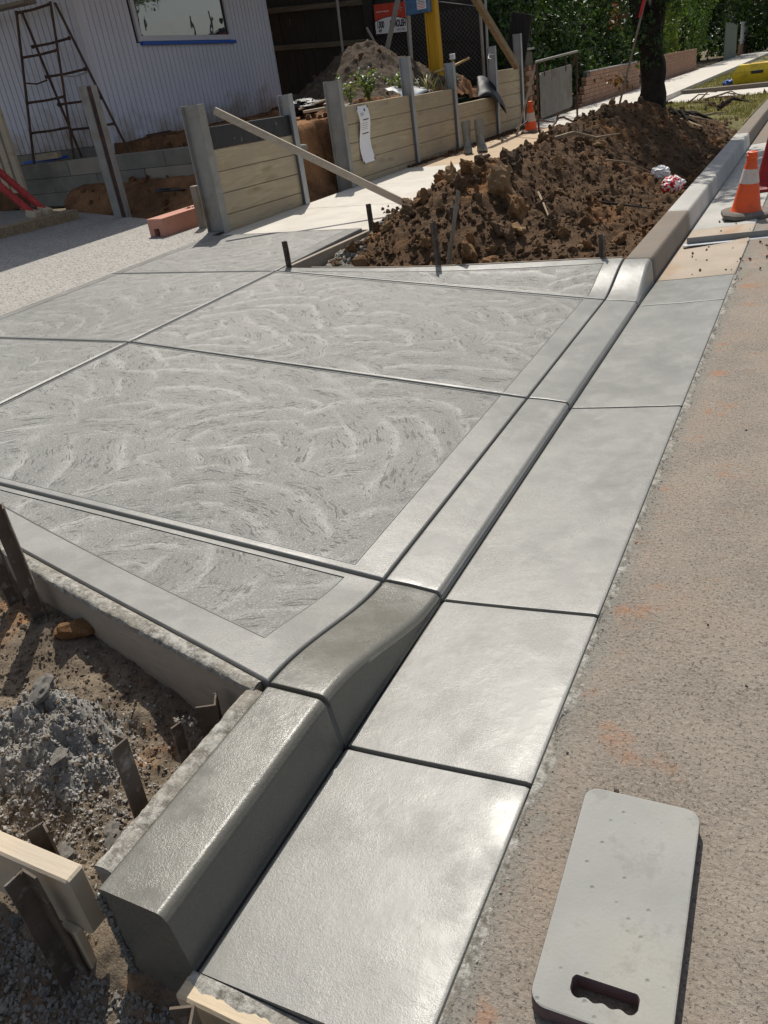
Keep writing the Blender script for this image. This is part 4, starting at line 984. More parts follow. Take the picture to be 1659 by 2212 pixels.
# notice sheet on the wall
nt_ = tag(empty('paper_notice'), 'wavy white paper notice taped to the sleeper wall', 'notice')
mb = MB(); nn = 24; W0 = .29
def nxy(t, s): return (-4.553+.016*math.sin(t*7.5)+.006*math.sin(s*3+t*5), 9.30+W0*s+.035*math.sin(t*5.2)*.6+.03*t, 1.005-.62*t)
for i in range(nn+1):
    for j in range(7): mb.v.append(nxy(i/nn, j/6))
for i in range(nn):
    for j in range(6): a = i*7+j; mb.f.append((a,a+1,a+8,a+7)); mb.mi.append(0)
mb.build('sheet', 'paper', nt_, True, fixn=False)
def strip(t0, t1, s0, s1, nm='printed_line', mat='ink', off=.0025):
    mb = MB(); k = 4
    for t in (t0,t1):
        for q in range(k+1): p = nxy(t, s0+(s1-s0)*q/k); mb.v.append((p[0]+off,p[1],p[2]))
    for q in range(k): mb.f.append((q,q+1,k+1+q+1,k+1+q)); mb.mi.append(0)
    mb.build(nm, mat, nt_, fixn=False)
strip(.05,.10,.55,.66,'printed_emblem'); strip(.235,.252,.28,.85); strip(.475,.492,.25,.85)
for k in range(9): strip(.115+.012*k if k < 5 else .30+.035*(k-5), .118+.012*k if k < 5 else .304+.035*(k-5), .15, .15+.25+.05*(k%3) if k < 5 else .75)
for (t,s) in ((.0,.0),(.0,.92),(.96,.0),(.94,.92)): strip(t, t+.05, s, s+.08, 'tape', 'black', .004)
# ------------------------------------------------------------------ fences behind the sand pile
pf2 = tag(empty('paling_fence'), 'black timber paling fence behind the house and sand pile', 'fence')
FY = 15.05
def frail(x): return 2.41+(x+7.2)*-.066*1 if x < -7.2 else 2.41-(x+7.2)*.20
for k in range(11):
    x = -9.4+k*.212; b = .95
    MB().box((x+.004,FY,.9),(x+.205,FY+.02,frail(x)+.42+random.uniform(-.02,.02)), bev=.002).build('paling', 'paling', pf2)
for off in (0,-.61):
    MB().beam((-9.5,FY-.03,frail(-9.5)+off),(-7.12,FY-.03,frail(-7.12)+off),.045,.085).build('rail', 'rail', pf2)
MB().box((-7.16,FY-.10,.9),(-7.02,FY+.02,2.95), bev=.004).build('post', 'paling', pf2)
wf2 = tag(empty('wire_fence'), 'chain-wire fence backed by dark boards next to the yellow pole', 'fence')
for k in range(10):
    x = -7.0+k*.205; MB().box((x+.003,FY+.05,.8),(x+.20,FY+.07,frail(x)+.12-.02*(k%2)), bev=.002).build('paling', 'paling', wf2)
MB().beam((-7.0,FY+.03,1.78),(-5.0,FY+.03,1.56),.04,.08).build('rail', 'paling', wf2)
MB().tube([(-7.0,FY-.06,2.5),(-5.0,FY-.06,2.02)], .010, 6).build('top_wire', 'wire', wf2)
mb = MB()
def wseg(p, q, r=.0022):
    p, q = Vector(p), Vector(q); mb.add([p+Vector((0,0,r)),p-Vector((0,r,r)),q-Vector((0,r,r)),q+Vector((0,0,r)),p+Vector((0,r,-r)),q+Vector((0,r,-r))],[(0,1,2,3),(1,4,5,2),(4,0,3,5)])
for k in range(46):
    x = -7.0+k*.075-1.4
    for sgn in (1,-1):
        pts = []
        xa, xb = (x, x+1.4) if sgn == 1 else (x+1.4, x)
        # clip to fence rectangle
        for (x0c, x1c) in [(-7.0,-5.0)]:
            def zat(xx): return .95+(xx-xa)/(xb-xa)*1.45
            lo, hi = max(min(xa,xb),x0c), min(max(xa,xb),x1c)
            if hi > lo:
                z0, z1 = zat(lo), zat(hi)
                lim = 2.05
                if min(z0,z1) < lim: 
                    if z0 > lim: lo = lo+(hi-lo)*(z0-lim)/(z0-z1); z0 = lim
                    if z1 > lim: hi = hi-(hi-lo)*(z1-lim)/(z1-z0); z1 = lim
                    wseg((lo,FY-.06,z0),(hi,FY-.06,z1))
mb.build('wire_mesh', 'wire', wf2, fixn=False)
for x, z1 in [(-6.35,2.75),(-5.0,2.35)]: MB().tube([(x,FY-.08,.8),(x,FY-.08,z1)], .026, 8).build('steel_pipe', 'galvmud', wf2, 50)
tag(MB().tube([(-6.96,13.6,1.3),(-6.92,13.6,2.6)], .02, 8).build('steel_pipe', 'galvmud'), 'thin steel pipe rising behind the sand pile', 'pipe')
tag(MB().tube([(-5.71,13.55,1.0),(-5.64,13.55,2.6)], .026, 8).build('steel_pipe', 'galv'), 'grey steel pipe just left of the yellow pole', 'pipe')
board('steel_brace', (-6.24,13.6,1.35), (-5.76,13.6,2.45), .075, .03, 'galvmud', 'diagonal grey brace crossing the demolition sign', 'brace', upv=(0,1,0))
board('timber_stick', (-6.48,13.65,1.95), (-6.22,13.65,1.45), .03, .03, 'timberold', 'thin leaning stick left of the diagonal grey brace', 'stick', upv=(0,1,0))
# sign
sg = tag(empty('demolition_sign'), 'red and white demolition sign reading 1300 DEMOLISH on the fence', 'sign')
SX, SZ, SY = -6.93, 1.875, 14.90; SWd, SHt = .60, .445
def sgx(u, v): return (SX+.01+SWd*u-.015*(1-v), SY, SZ+SHt*v-.035*u)
MB().loft([[ (p[0],SY+d,p[2]) for p in (sgx(0,0),sgx(1,0),sgx(1,1),sgx(0,1))] for d in (0,.006)]).build('panel', 'paper', sg)
mb = MB(); n = 16
for k in range(n+1): u = k/n; p = sgx(u, .44+.13*math.sin(u*3.14)); q = sgx(u, 1); mb.v += [(p[0],SY-.002,p[2]),(q[0],SY-.002,q[2])]
mb.f = [(2*k,2*k+2,2*k+3,2*k+1) for k in range(n)]; mb.mi = [0]*n; mb.build('red_field', 'signred', sg, fixn=False)
mb = MB()
for k in range(n+1): u = k/n; p = sgx(u, .415+.13*math.sin(u*3.14)); q = sgx(u, .44+.13*math.sin(u*3.14)); mb.v += [(p[0],SY-.0025,p[2]),(q[0],SY-.0025,q[2])]
mb.f = [(2*k,2*k+2,2*k+3,2*k+1) for k in range(n)]; mb.mi = [0]*n; mb.build('black_line', 'ink', sg, fixn=False)
def text(s, size, mat, parent, loc, rot, sx=1, name='lettering', bold=0):
    cu = bpy.data.curves.new('t','FONT'); cu.body = s; cu.size = size; cu.offset = bold; to = bpy.data.objects.new('t', cu); C.objects.link(to)
    dg = bpy.context.evaluated_depsgraph_get(); me = bpy.data.meshes.new_from_object(to.evaluated_get(dg)); bpy.data.objects.remove(to)
    me.materials.clear(); me.materials.append(M[mat]); o = bpy.data.objects.new(name, me); C.objects.link(o); o.parent = parent
    o.location = loc; o.rotation_euler = rot; o.scale = (sx,1,1); return o
rx = (R(90), R(3.3), 0)
p = sgx(.05,.20); text('1300', .14, 'ink', sg, (p[0],SY-.003,p[2]), rx, .50, bold=.006)
p = sgx(.47,.20); text('DEMOLISH', .14, 'ink', sg, (p[0],SY-.003,p[2]), rx, .46, bold=.006)
p = sgx(.09,.05); text('W7', .06, 'ink', sg, (p[0],SY-.003,p[2]), rx, .7, bold=.003)
p = sgx(.66,.05); text('1300 237465', .055, 'ink', sg, (p[0],SY-.003,p[2]), rx, .62)
rq = random.Random(6)
for k in range(12):
    p = sgx(.06+.036*k,.72+.01*rq.random()); MB().box((p[0],SY-.0045,p[2]),(p[0]+rq.uniform(.010,.018),SY-.0035,p[2]+rq.uniform(.006,.02))).build('script_stroke', 'paper', sg)
mb = MB(); p = sgx(.84,.80)
for k in range(8):
    a = k*.785; mb.add([(p[0]+.012*math.cos(a-.3),SY-.004,p[2]+.012*math.sin(a-.3)),(p[0]+.055*math.cos(a),SY-.004,p[2]+.055*math.sin(a)),(p[0]+.012*math.cos(a+.3),SY-.004,p[2]+.012*math.sin(a+.3))],[(0,1,2)],k%2)
mb.build('burst_emblem', ['paper','ink'], sg, fixn=False)
# yellow pole with meter box
yp = tag(empty('power_pole'), 'square yellow timber pole carrying a blue meter box', 'pole')
MB().box((-5.335,13.46,.9),(-5.175,13.62,3.2), bev=.012).build('post', 'yellowpost', yp)
MB().tube([(-5.35,13.45,.95),(-5.345,13.45,2.0)], .014, 8).build('conduit', 'yellowpost', yp)
bxo = MB().box((-5.60,13.30,2.0),(-5.225,13.455,2.55), bev=.008).build('meter_box', 'bluebox', yp)
MB().box((-5.40,13.293,2.05),(-5.25,13.2985,2.20)).build('label_plate', 'paper', bxo)
for k in range(6): MB().box((-5.39,13.291,2.065+k*.02),(-5.27+.01*(k%2),13.2928,2.072+k*.02)).build('printed_line', 'signred' if k < 3 else 'ink', bxo)
MB().box((-5.40,13.291,2.185),(-5.26,13.2925,2.198)).build('printed_line', 'ink', bxo)
board('timber_prop', (-4.66,13.55,2.25), (-4.42,15.0,1.06), .09, .09, 'timberold', 'round brown timber pole leaning down against the end of the sleeper wall', 'pole')
bpy.data.objects['timber_prop'].data.materials[0] = M['root']
tag(MB().tube([(-4.75,14.5,.9),(-4.72,14.5,2.6)], .02, 8).build('steel_pipe', 'galv'), 'steel pipe standing behind the tied post by the sleepers', 'pipe')
board('old_sheet', (-4.80,16.0,1.0), (-4.58,15.95,1.85), .42, .03, 'paling', 'dark broken board leaning behind the last steel post', 'board', upv=(.3,1,0))
tapp = tag(empty('garden_tap'), 'brass standpipe with white cap behind the low sleeper panel', 'tap')
MB().tube([(-5.1,13.0,1.18),(-4.95,13.4,1.22),(-4.85,13.9,1.30)], .02, 8).build('pipe', 'brass', tapp, 50)
MB().tube([(-4.95,13.45,1.22),(-4.95,13.45,1.32)], .022, 8).build('riser', 'brass', tapp); MB().box((-4.985,13.41,1.32),(-4.915,13.49,1.40), bev=.006).build('cap', 'white', tapp)
tag(MB().tube([(-4.62,14.18,1.32),(-4.55,14.25,1.30),(-4.55,14.34,1.33),(-4.66,14.36,1.34),(-4.58,14.05,1.26),(-4.5,13.95,1.25)], .006, 5).build('twine', 'white'), 'white twine knotted round a steel post', 'twine')
# weeds behind the wall
def weed(loc, n, h, spread, label, seed, mat='weed', flowers=0, leaf=.05):
    rnd = random.Random(seed); r = tag(empty('weed', loc), label, 'plant', 'weeds behind the sleeper wall'); mb = MB(); sb = MB(); fb = MB()
    for k in range(n):
        a = rnd.uniform(0,6.28); e = Vector((math.cos(a)*spread*rnd.random(), math.sin(a)*spread*rnd.random(), h*rnd.uniform(.5,1)))
        sb.tube([(0,0,0), (e.x*.4,e.y*.4,e.z*.6), e], [.004,.003,.0015], 4)
        for q in range(9):
            t = .25+.75*rnd.random(); p = e*t; d = Vector((rnd.gauss(0,1),rnd.gauss(0,1),rnd.gauss(.3,.6))).normalized(); s = leaf*rnd.uniform(.6,1.3); b = d.cross(Vector((0,0,1))).normalized()*s*.28
            mb.add([p, p+d*s*.5+b, p+d*s, p+d*s*.5-b], [(0,1,2,3)])
        if flowers and k < flowers: MB().lathe([(.0,-.004),(.014,0),(.010,.008),(.0,.010)], tuple(e), 7).build('flower_head', 'paper', r)
    sb.build('stem', mat, r); mb.build('foliage', mat, r, fixn=False)
weed((-4.9,10.35,1.0), 26, .42, .22, 'leafy green weed with pale flowers left of the second tall post', 1, flowers=8, leaf=.055)
weed((-4.95,11.45,.98), 20, .32, .30, 'bushy green weed behind the middle sleeper panel', 2, flowers=4, leaf=.055)
weed((-4.9,9.85,1.0), 7, .4, .2, 'sparse weed with thin shoots above the paper notice', 3, leaf=.07)
def strappy(loc, n, ln, label, seed, group, mat='strap', wd=.03, name='strappy_plant'):
    rnd = random.Random(seed); r = tag(empty(name, loc), label, 'plant', group); mb = MB()
    for k in range(n):
        a = rnd.uniform(0,6.28); L = ln*rnd.uniform(.6,1.1); c = rnd.uniform(.25,.9); o = Vector((rnd.gauss(0,.1),rnd.gauss(0,.1),0)); w = wd*rnd.uniform(.6,1.1)
        sd2 = Vector((-math.sin(a),math.cos(a),0)); pv = None
        for q in range(6):
            t = q/5; p = o+Vector((math.cos(a)*L*c*t**1.4, math.sin(a)*L*c*t**1.4, L*(t-.55*c*t*t*1.2))); ww = w*(1-t**2.2)+.001
            mb.v += [tuple(p-sd2*ww/2), tuple(p+sd2*ww/2)]
            if q: m = len(mb.v); mb.f.append((m-4,m-3,m-1,m-2)); mb.mi.append(0)
    mb.build('foliage', mat, r, fixn=False); return r
strappy((-4.88,12.2,.97), 30, .38, 'clump of yellowing grass at the foot of the yellow pole', 5, 'weeds behind the sleeper wall', 'grass', .014)
# ------------------------------------------------------------------ brick walls of the neighbour
bricks = []
for k in range(3):
    mb = MB().box((-.055,-.115,-.038),(.055,.115,.038), bev=.004); o = mb.build('tmp','brick'); bricks.append(o.data); bpy.data.objects.remove(o)
def brick_wall(y0, y1, x, zb, courses, label, stagger=None, cap=True, slope=-.022, thick=.11, zslope=None):
    r = tag(empty('brick_wall'), label, 'brick wall'); rn = random.Random(int(y0*10))
    for c in range(courses):
        z = zb+.043+c*.086; y = y0+(.06 if c % 2 else -.06)
        if stagger: y = y0+stagger(c)+(.12 if c % 2 else 0)
        while y+.24 <= y1+.13:
            yc = y+.12
            inst('brick', bricks[rn.randrange(3)], r, (x+rn.uniform(-.003,.003), yc, z+slope*(yc-y0)), (R(slope*57)*1, 0, rn.uniform(-.01,.01))); y += .24
    st0 = (stagger(courses//2)+.3) if stagger else .02
    mb = MB().beam((x-.0,y0+st0,zb+courses*.043+slope*st0),(x,y1+.05,zb+courses*.043+slope*(y1-y0)),.098,courses*.086-.012,0,(0,0,1),0); mb.build('mortar', 'mortar', r)
    if cap: MB().beam((x,y0+(stagger(courses-1)+.0 if stagger else 0),zb+courses*.086+.016+slope*(stagger(courses-1) if stagger else 0)),(x,y1+.05,zb+courses*.086+.016+slope*(y1-y0)),.14,.03).build('coping', 'cap', r)
    return r
pier = tag(empty('brick_pier'), 'brick gate pier at the end of the sleeper wall', 'brick pier'); rn = random.Random(2)
for c in range(12):
    z = gz(16.6)+.17+.043+c*.086
    for (yy, xx, rz) in ([(16.40,-4.72,0),(16.64,-4.72,0)] if c % 2 == 0 else [(16.34,-4.72,1),(16.52,-4.72,0),(16.71,-4.72,1)]):
        inst('brick', bricks[rn.randrange(3)], pier, (xx+rn.uniform(-.003,.003),yy,z), (0,0,R(90)*rz), (1,1 if rz == 0 else 1,1))
    for xx in (-4.86,): inst('brick', bricks[c%3], pier, (xx,16.36,z), (0,0,R(90)))
MB().box((-4.88,16.305,.08),(-4.673,16.745,1.24)).build('mortar', 'mortar', pier); MB().box((-4.92,16.26,1.205+.07),(-4.64,16.79,1.31), bev=.004).build('coping', 'cap', pier)
brick_wall(20.2, 27.2, -4.72, gz(20.2)+.20, 8, 'stepped broken-ended brick front wall behind the tree', stagger=lambda c: .10*c if c < 7 else .9, slope=-.022)
brick_wall(30.5, 39.0, -4.72, gz(30.5)+.20, 9, 'far brick front wall beyond the street tree', cap=False)
# ------------------------------------------------------------------ hedges and trees
def shrub(loc, blobs, n, size, mat, label, seed, name='shrub', group=None, stem=True, asp=.55, hollow=.5):
    r = tag(empty(name, loc), label, 'tree' if name.endswith('tree') else 'shrub', group)
    leaf_cloud(n, blobs, size, seed, asp, hollow).build('crown', mat, r, fixn=False)
    h = max(b[2] for b in blobs)
    if stem: MB().tube([(0,0,-.3),(.05,.03,h*.4),(.0,.1,h*.9)], [.12,.09,.04], 8, jit=.1).build('trunk', 'bark', r, 60)
    return r
hz = [(-6.0,17.8,1.3,1.6),(-6.5,19.6,1.5,1.9),(-6.1,21.6,1.4,1.8),(-6.6,23.8,1.6,2.1),(-6.3,27.0,1.7,2.1),(-6.6,32.0,1.9,2.4)]
hl = ['dark broad-leaved hedge shrub directly behind the brick gate pier','tall dark shrub behind the sign-back barrier','dark shrub just left of the street tree trunk','dark shrub directly behind the street tree trunk','dark leafy shrub right of the street tree trunk','far dark shrub above the second brick wall']
for k, (x,y,r,h) in enumerate(hz):
    shrub((x,y,gz(y)+.2), [(0,0,h*.62,r,r,h*.75),(.3,-.2,h*1.25,r*.8,r*.8,h*.6),(-.4,.4,h*1.5,r*.9,r,h*.6),(.5,.1,.6,r*.7,r*.8,.6)], 6500, .13 if k < 3 else .16, 'leafdark', hl[k], 50+k, group='hedge shrubs behind the brick walls')
shrub((-8.3,18.0,0), [(0,0,2.6,2.2,2,2.2),(1,1.5,3.4,2,2,1.8)], 6000, .17, 'leafdark', 'dark tree crown above the wire fence right of the yellow pole', 61, 'garden_tree')
shrub((-6.1,37.5,gz(37.5)+.2), [(0,0,1.6,1.0,1.2,1.9),(0,0,2.8,.8,1.0,1.5)], 9000, .11, 'leafcyp', 'bright yellow-green cypress beyond the street tree', 62, 'cypress_tree', asp=.4, hollow=.75)
shrub((-5.9,43.5,gz(43)+.2), [(0,0,1.9,1.2,1.6,2.2),(0,0,3.6,1.1,1.4,1.8),(-.2,2.2,2.4,1.2,1.4,2.4)], 12000, .13, 'leafmid', 'rounded bright green conifer over the far brick wall', 63, 'cypress_tree', asp=.4, hollow=.75)
shrub((-6.6,54,gz(54)), [(0,0,3.5,1.8,3.2,2.2),(0,2,5,2.4,3.6,2.4)], 8000, .26, 'leafdark', 'dark tree leaning over the grey-green paling fence', 64, 'garden_tree')
shrub((-2.3,48,gz(48)+.2), [(0,0,3.4,1.6,1.8,1.3),(.4,.6,4.6,1.9,2.0,1.6)], 7500, .19, 'leafred', 'burgundy-leaved street tree at the far right', 65, 'plum_tree')
for k,(x,y) in enumerate([(-12,26),(-11,36),(-9,52),(-3,62),(3,78),(-14,46),(-10.5,20),(-6,74),(-1.5,70)]):
    shrub((x,y,gz(y)), [(0,0,3.6,4.2,3.6,4.0),(1.2,.5,7,3.6,3.4,3.0),(-1,0,1.5,3.6,3,2)], 9000, .36, 'leafdark', ['tall dark background tree behind the hedge left','dark background tree behind the cypress','dark background tree past the paling fence','large dark tree closing the street','large dark tree on the far street right','dark background tree beyond the hedge gap','dark tree filling behind the gate pier hedge','dense dark tree at the end of the footpath','dense dark tree above the burgundy tree'][k], 70+k, 'background_tree', 'background trees')
for k,(x,y) in enumerate([(-5.15,17.5),(-5.2,18.1),(-5.1,18.8),(-5.25,19.4),(-5.2,20.0)]):
    strappy((x,y,gz(y)+.30), 60, .75, ['strappy green plant right beside the brick gate pier','second strappy plant from the brick gate pier','middle strappy plant above the sign-back barrier','strappy plant above the barrier right corner','strappy plant touching the broken end of the brick wall'][k], 90+k, 'strappy plants behind the pier', wd=.045)
tag(grid('garden_bed', -16, -4.67, 30, 15.35, 62, 60, lambda x,y: gz(y)+.24+.04*fbm(x,y)-.1*sm((x+4.9)/.2), 'ground'), kind='structure')
# tree across the road, mirrored in the window
opp = shrub((12,34.6,.1), [(0,0,6.6,2.4,2.4,1.5),(1.0,3.5,6.6,1.6,1.9,1.1),(-.6,-1.6,6.0,1.8,1.4,1.8)], 4200, .24, 'leafmid', 'street tree across the road mirrored in the house window', 80, 'street_tree')
# far fences
gfn = tag(empty('paling_fence'), 'grey-green paling fence beyond the far brick wall', 'fence')
for k in range(20): y = 50.0+k*.30; MB().box((-4.80,y+.005,gz(y)+.15),(-4.77,y+.28,gz(y)+1.85+random.uniform(-.03,.03)), bev=.003).build('paling', 'greenfence', gfn)
MB().box((-4.86,50.0,gz(53)+1.2),(-4.805,56.0,gz(53)+1.3)).build('rail', 'greenfence', gfn)
wfn = tag(empty('picket_fence'), 'white picket fence on a brick base far down the street', 'fence')
for k in range(22): y = 58+k*.42; MB().box((-4.78,y+.03,gz(y)+.75),(-4.74,y+.30,gz(y)+1.9), bev=.005).build('picket', 'white', wfn)
MB().box((-4.82,57.6,gz(62)-.1),(-4.72,67.4,gz(62)+.85)).build('brick_base', 'brick', wfn)
# ------------------------------------------------------------------ verge beyond the mound
def hverge(x, y): return gz(y)+.115+.03*fbm(x*1.5,y*1.5,1)*sm((-x-.8)/.3)+.01*fbm(x*9,y*9)
def kv(x, y): return not (20.1 < y < 23.5)
vg = tag(grid('lawn', -2.93, -.672, 60, 12.6, 60, 700, lambda x,y: hverge(x,y)-.12*(1-sm((y-12.9)/.6)), 'turf', keep=kv), kind='structure')
mb = MB(); rnd = random.Random(4)
for k in range(26000):
    y = 13.0+22*rnd.random()**2.0; x = rnd.uniform(-2.9,-.69)
    if not kv(x,y): continue
    if y < 16 and noise.noise(Vector((x*2,y*2,0))) < -.05+.4*sm((15-y)/2): continue
    s = rnd.uniform(.02,.05)*(1+y/40); a = rnd.uniform(0,6.28); z = hverge(x,y)-.003; d = Vector((math.cos(a),math.sin(a),0))*s*.35*rnd.uniform(.5,2); w = Vector((-math.sin(a),math.cos(a),0))*.0035*(1+y/25)
    p = Vector((x,y,z)); mb.add([p-w,p+w,p+d+Vector((0,0,s))],[(0,1,2)])
tag(mb.build('grass_blades', 'grass', vg, fixn=False), kind='stuff')
grid('neighbour_driveway', -2.93, -.4, 10, 20.1, 23.5, 10, lambda x,y: gz(y)+.05+.02*(-x), 'path'); tag(bpy.data.objects['neighbour_driveway'], kind='structure')
mb = MB(); rings = []
for k in range(16):
    t = k/15; x = -2.9+2.35*t; y = 23.35-.10*math.sin(t*3); z = gz(23.4)+.09+.03*(1-t)
    rings.append([(x,y-.10,z-.15),(x,y-.09,z+.05),(x,y-.07,z+.075),(x,y+.09,z+.08),(x,y+.10,z-.1)])
mb.loft(rings).build('kerb_section', 'kerbold', kerb, 40)
for k in range(40):
    x, y = rnd.uniform(-2.8,-.8), rnd.uniform(13.2,20); s = rnd.uniform(.02,.06)*(1 if k > 4 else 2)
    inst('clod', clods[k%7], vg, (x,y,hverge(x,y)+s*.3), (k,k*2,k*3), (s*1.3,s,s*.7))
stick('fallen_branch', [(-1.5,13.7,.05),(-1.25,14.0,.12),(-1.0,14.4,.10)], .03, 'broken pale branch lying on the grass past the mound', cat='branch')
stick('fallen_branch', [(-1.25,15.7,.05),(-1.05,15.9,.16),(-.85,16.3,.06)], .05, 'dark bark piece on the grass near the kerb', 'bark', cat='branch')
for k in range(7):
    p = Vector((-1.5+.06*k,14.0+.15*k,.3)); q = p+Vector((random.uniform(.1,.7),random.uniform(-.2,.5),random.uniform(-.25,.15))); q.z = max(q.z,.06)
    stick('twig', [p,p.lerp(q,.5)+Vector((0,0,.06)),q], .014, None, 'root', tree)
leaf_cloud(60, [(-1.15,14.6,.22,.25,.4,.10)], .07, 31, hollow=.1).build('sprout_leaves', 'leafred', tree, fixn=False)
# yellow case
yc = empty('yellow_case', (-1.32,24.75,hverge(-1.3,24.7)), R(-4)); tag(yc, 'yellow plastic case lying on the far lawn', 'case')
MB().loft([[(-.52,-.30,0),(.62,-.30,0),(.62,.30,0),(-.52,.30,0)],[(-.55,-.33,.22),(.65,-.33,.22),(.65,.33,.22),(-.55,.33,.22)],[(-.53,-.31,.30),(.63,-.31,.30),(.63,.31,.30),(-.53,.31,.30)],[(-.44,-.22,.44),(.55,-.22,.44),(.55,.22,.44),(-.44,.22,.44)]]).build('shell', 'yellow', yc)
MB().box((-.12,-.345,.23),(.16,-.328,.30), bev=.006).build('handle', 'black', yc)
MB().box((-.2,-.10,.4405),(.15,-.04,.444)).build('printed_mark', 'signred', yc); MB().box((-.35,.08,.4405),(-.2,.14,.444)).build('printed_mark', 'ink', yc)
crumple('blue_rag', (-2.0,24.75,hverge(-2,24.7)+.06), (.13,.1,.08), 'bluefilm', 'small blue rag beside the yellow case', 'rag', 9)
# ------------------------------------------------------------------ cones, barrier, boots
def cone(loc, h, r, label, body='cone', collar=True, tilt=(0,0), rz=0, base=.17, two=False, topcol=None):
    c = empty('traffic_cone', loc, rz); c.rotation_euler = (tilt[0],tilt[1],rz); tag(c, label, 'cone')
    b = base; pr2 = [(b-.05,0),(b,.004),(b,.03),(b-.02,.045)]
    mb = MB()
    for z, e in ((0,0),(.028,0),(.042,.02)):
        q = b-e; k = q*.55; pts = [(q,-k),(q,k),(k,q),(-k,q),(-q,k),(-q,-k),(-k,-q),(k,-q)]; mb.v += [(x,y,z) for x,y in pts]
    for i in range(2):
        for k in range(8): mb.f.append((i*8+k,i*8+(k+1)%8,(i+1)*8+(k+1)%8,(i+1)*8+k)); mb.mi.append(0)
    mb.f += [tuple(range(16,24)), tuple(range(7,-1,-1))]; mb.mi += [0,0]
    mb.build('base', 'rubber' if body == 'cone' else body, c, 30)
    prof = [(r*1.12,.042),(r*1.05,.055),(r,.075)]
    for t in (.2,.4,.6,.8): prof.append((r*(1-t)+.038*t, .075+(h-.13)*t))
    prof += [(.040,h-.065),(.034,h-.058),(.042,h-.05),(.042,h-.028),(.036,h-.02),(.036,h-.004),(.030,h),(.014,h),(.014,h-.03)]
    MB().lathe(prof, n=32, cap=False).build('body', body, c, 35)
    if collar:
        a, d = collar if isinstance(collar, tuple) else (.52,.74); f = lambda t: r*(1-t)+.038*t+.0025
        MB().lathe([(f(a)-.002,.075+(h-.13)*a),(f(a),.075+(h-.13)*a+.002),(f(d),.075+(h-.13)*d-.002),(f(d)-.002,.075+(h-.13)*d)], n=32, cap=False).build('collar', 'reflect', c, 35)
    return c
cone((-.105,7.32,gz(7.3)+.0), .475, .105, 'orange traffic cone with worn pale collar standing on the gutter edge', collar=(.50,.80), tilt=(R(1),R(2)), base=.175, rz=R(12))
cone((.005,8.58,gz(8.6)), .52, .125, 'old dark red cone behind the orange cone at the right edge', 'conedark', False, tilt=(R(0),R(-3)), base=.19)
cone((-3.97,14.22,zpath(-4,14.2)), .47, .095, 'small orange and white cone beside the sign-back barrier', collar=(.28,.66), tilt=(0,0), base=.15)
# folding sign stand seen from behind
br = tag(empty('sign_stand'), 'metal folding sign stand with blank grey plate on the footpath', 'sign stand')
b0, b1 = Vector((-3.60,13.41,0)), Vector((-3.44,15.15,0)); zb = zpath(-3.6,14.2)
b0.z = b1.z = zb
UP = Vector((0,0,1))
fr_pts = [b0+UP*.06+(b1-b0)*.10, b0+UP*.03+(b1-b0)*.04, b0+UP*.10, b0+UP*1.03]
MB().tube(fr_pts, .017, 8).build('frame_leg', 'rust', br, 50)
MB().tube([b1+UP*.0,b1+UP*1.07], .017, 8).build('frame_leg', 'rust', br, 50)
MB().tube([b0+UP*1.03-Vector((0,.03,0)),b0+UP*1.035,b1+UP*1.07,b1+UP*1.07+Vector((0,.04,0))], .019, 8).build('frame_top', 'galvmud', br, 50)
MB().tube([b0+UP*.03+(b1-b0)*.03, b0+UP*.03+(b1-b0)*.22, b0.lerp(b1,.5)+UP*.17, b0.lerp(b1,.62)+UP*.16, b1+UP*.0-(b1-b0)*.04], .015, 8).build('brace', 'rust', br, 50)
q0, q1 = b0+Vector((-.45,.25,0)), b1+Vector((-.45,.25,0))
MB().tube([q0+UP*.0,b0+UP*1.02], .016, 8).build('back_leg', 'galvmud', br, 50); MB().tube([q1,b1+UP*1.05], .016, 8).build('back_leg', 'rust', br, 50)
MB().tube([q0+UP*.12,q0.lerp(q1,.35)+UP*.20,q1+UP*.02], .014, 8).build('brace', 'rust', br, 50)
pl = MB(); a = b0.lerp(b1,.10)+Vector((-.03,.02,0)); b = b0.lerp(b1,.90)+Vector((-.03,.02,0)); n = (b-a).cross(UP).normalized()*.004
def rc(t, z): return a.lerp(b,t)+UP*z
pts = [rc(.03,.24),rc(.0,.27),rc(.0,.85),rc(.03,.875),rc(.97,.90),rc(1,.875),rc(1,.30),rc(.97,.27)]
pl.loft([[p-n for p in pts],[p+n for p in pts]]).build('plate', 'galvmud', br)
bpy.data.objects[br.children[-1].name].data.materials[0] = M['galv'] if False else M['galvmud']
for t in (.13,.80): MB().beam(rc(t,.82)+n*2,rc(t,1.04)+n*2,.035,.006,0,(1,0,0),.001).build('hanger', 'rust', br)
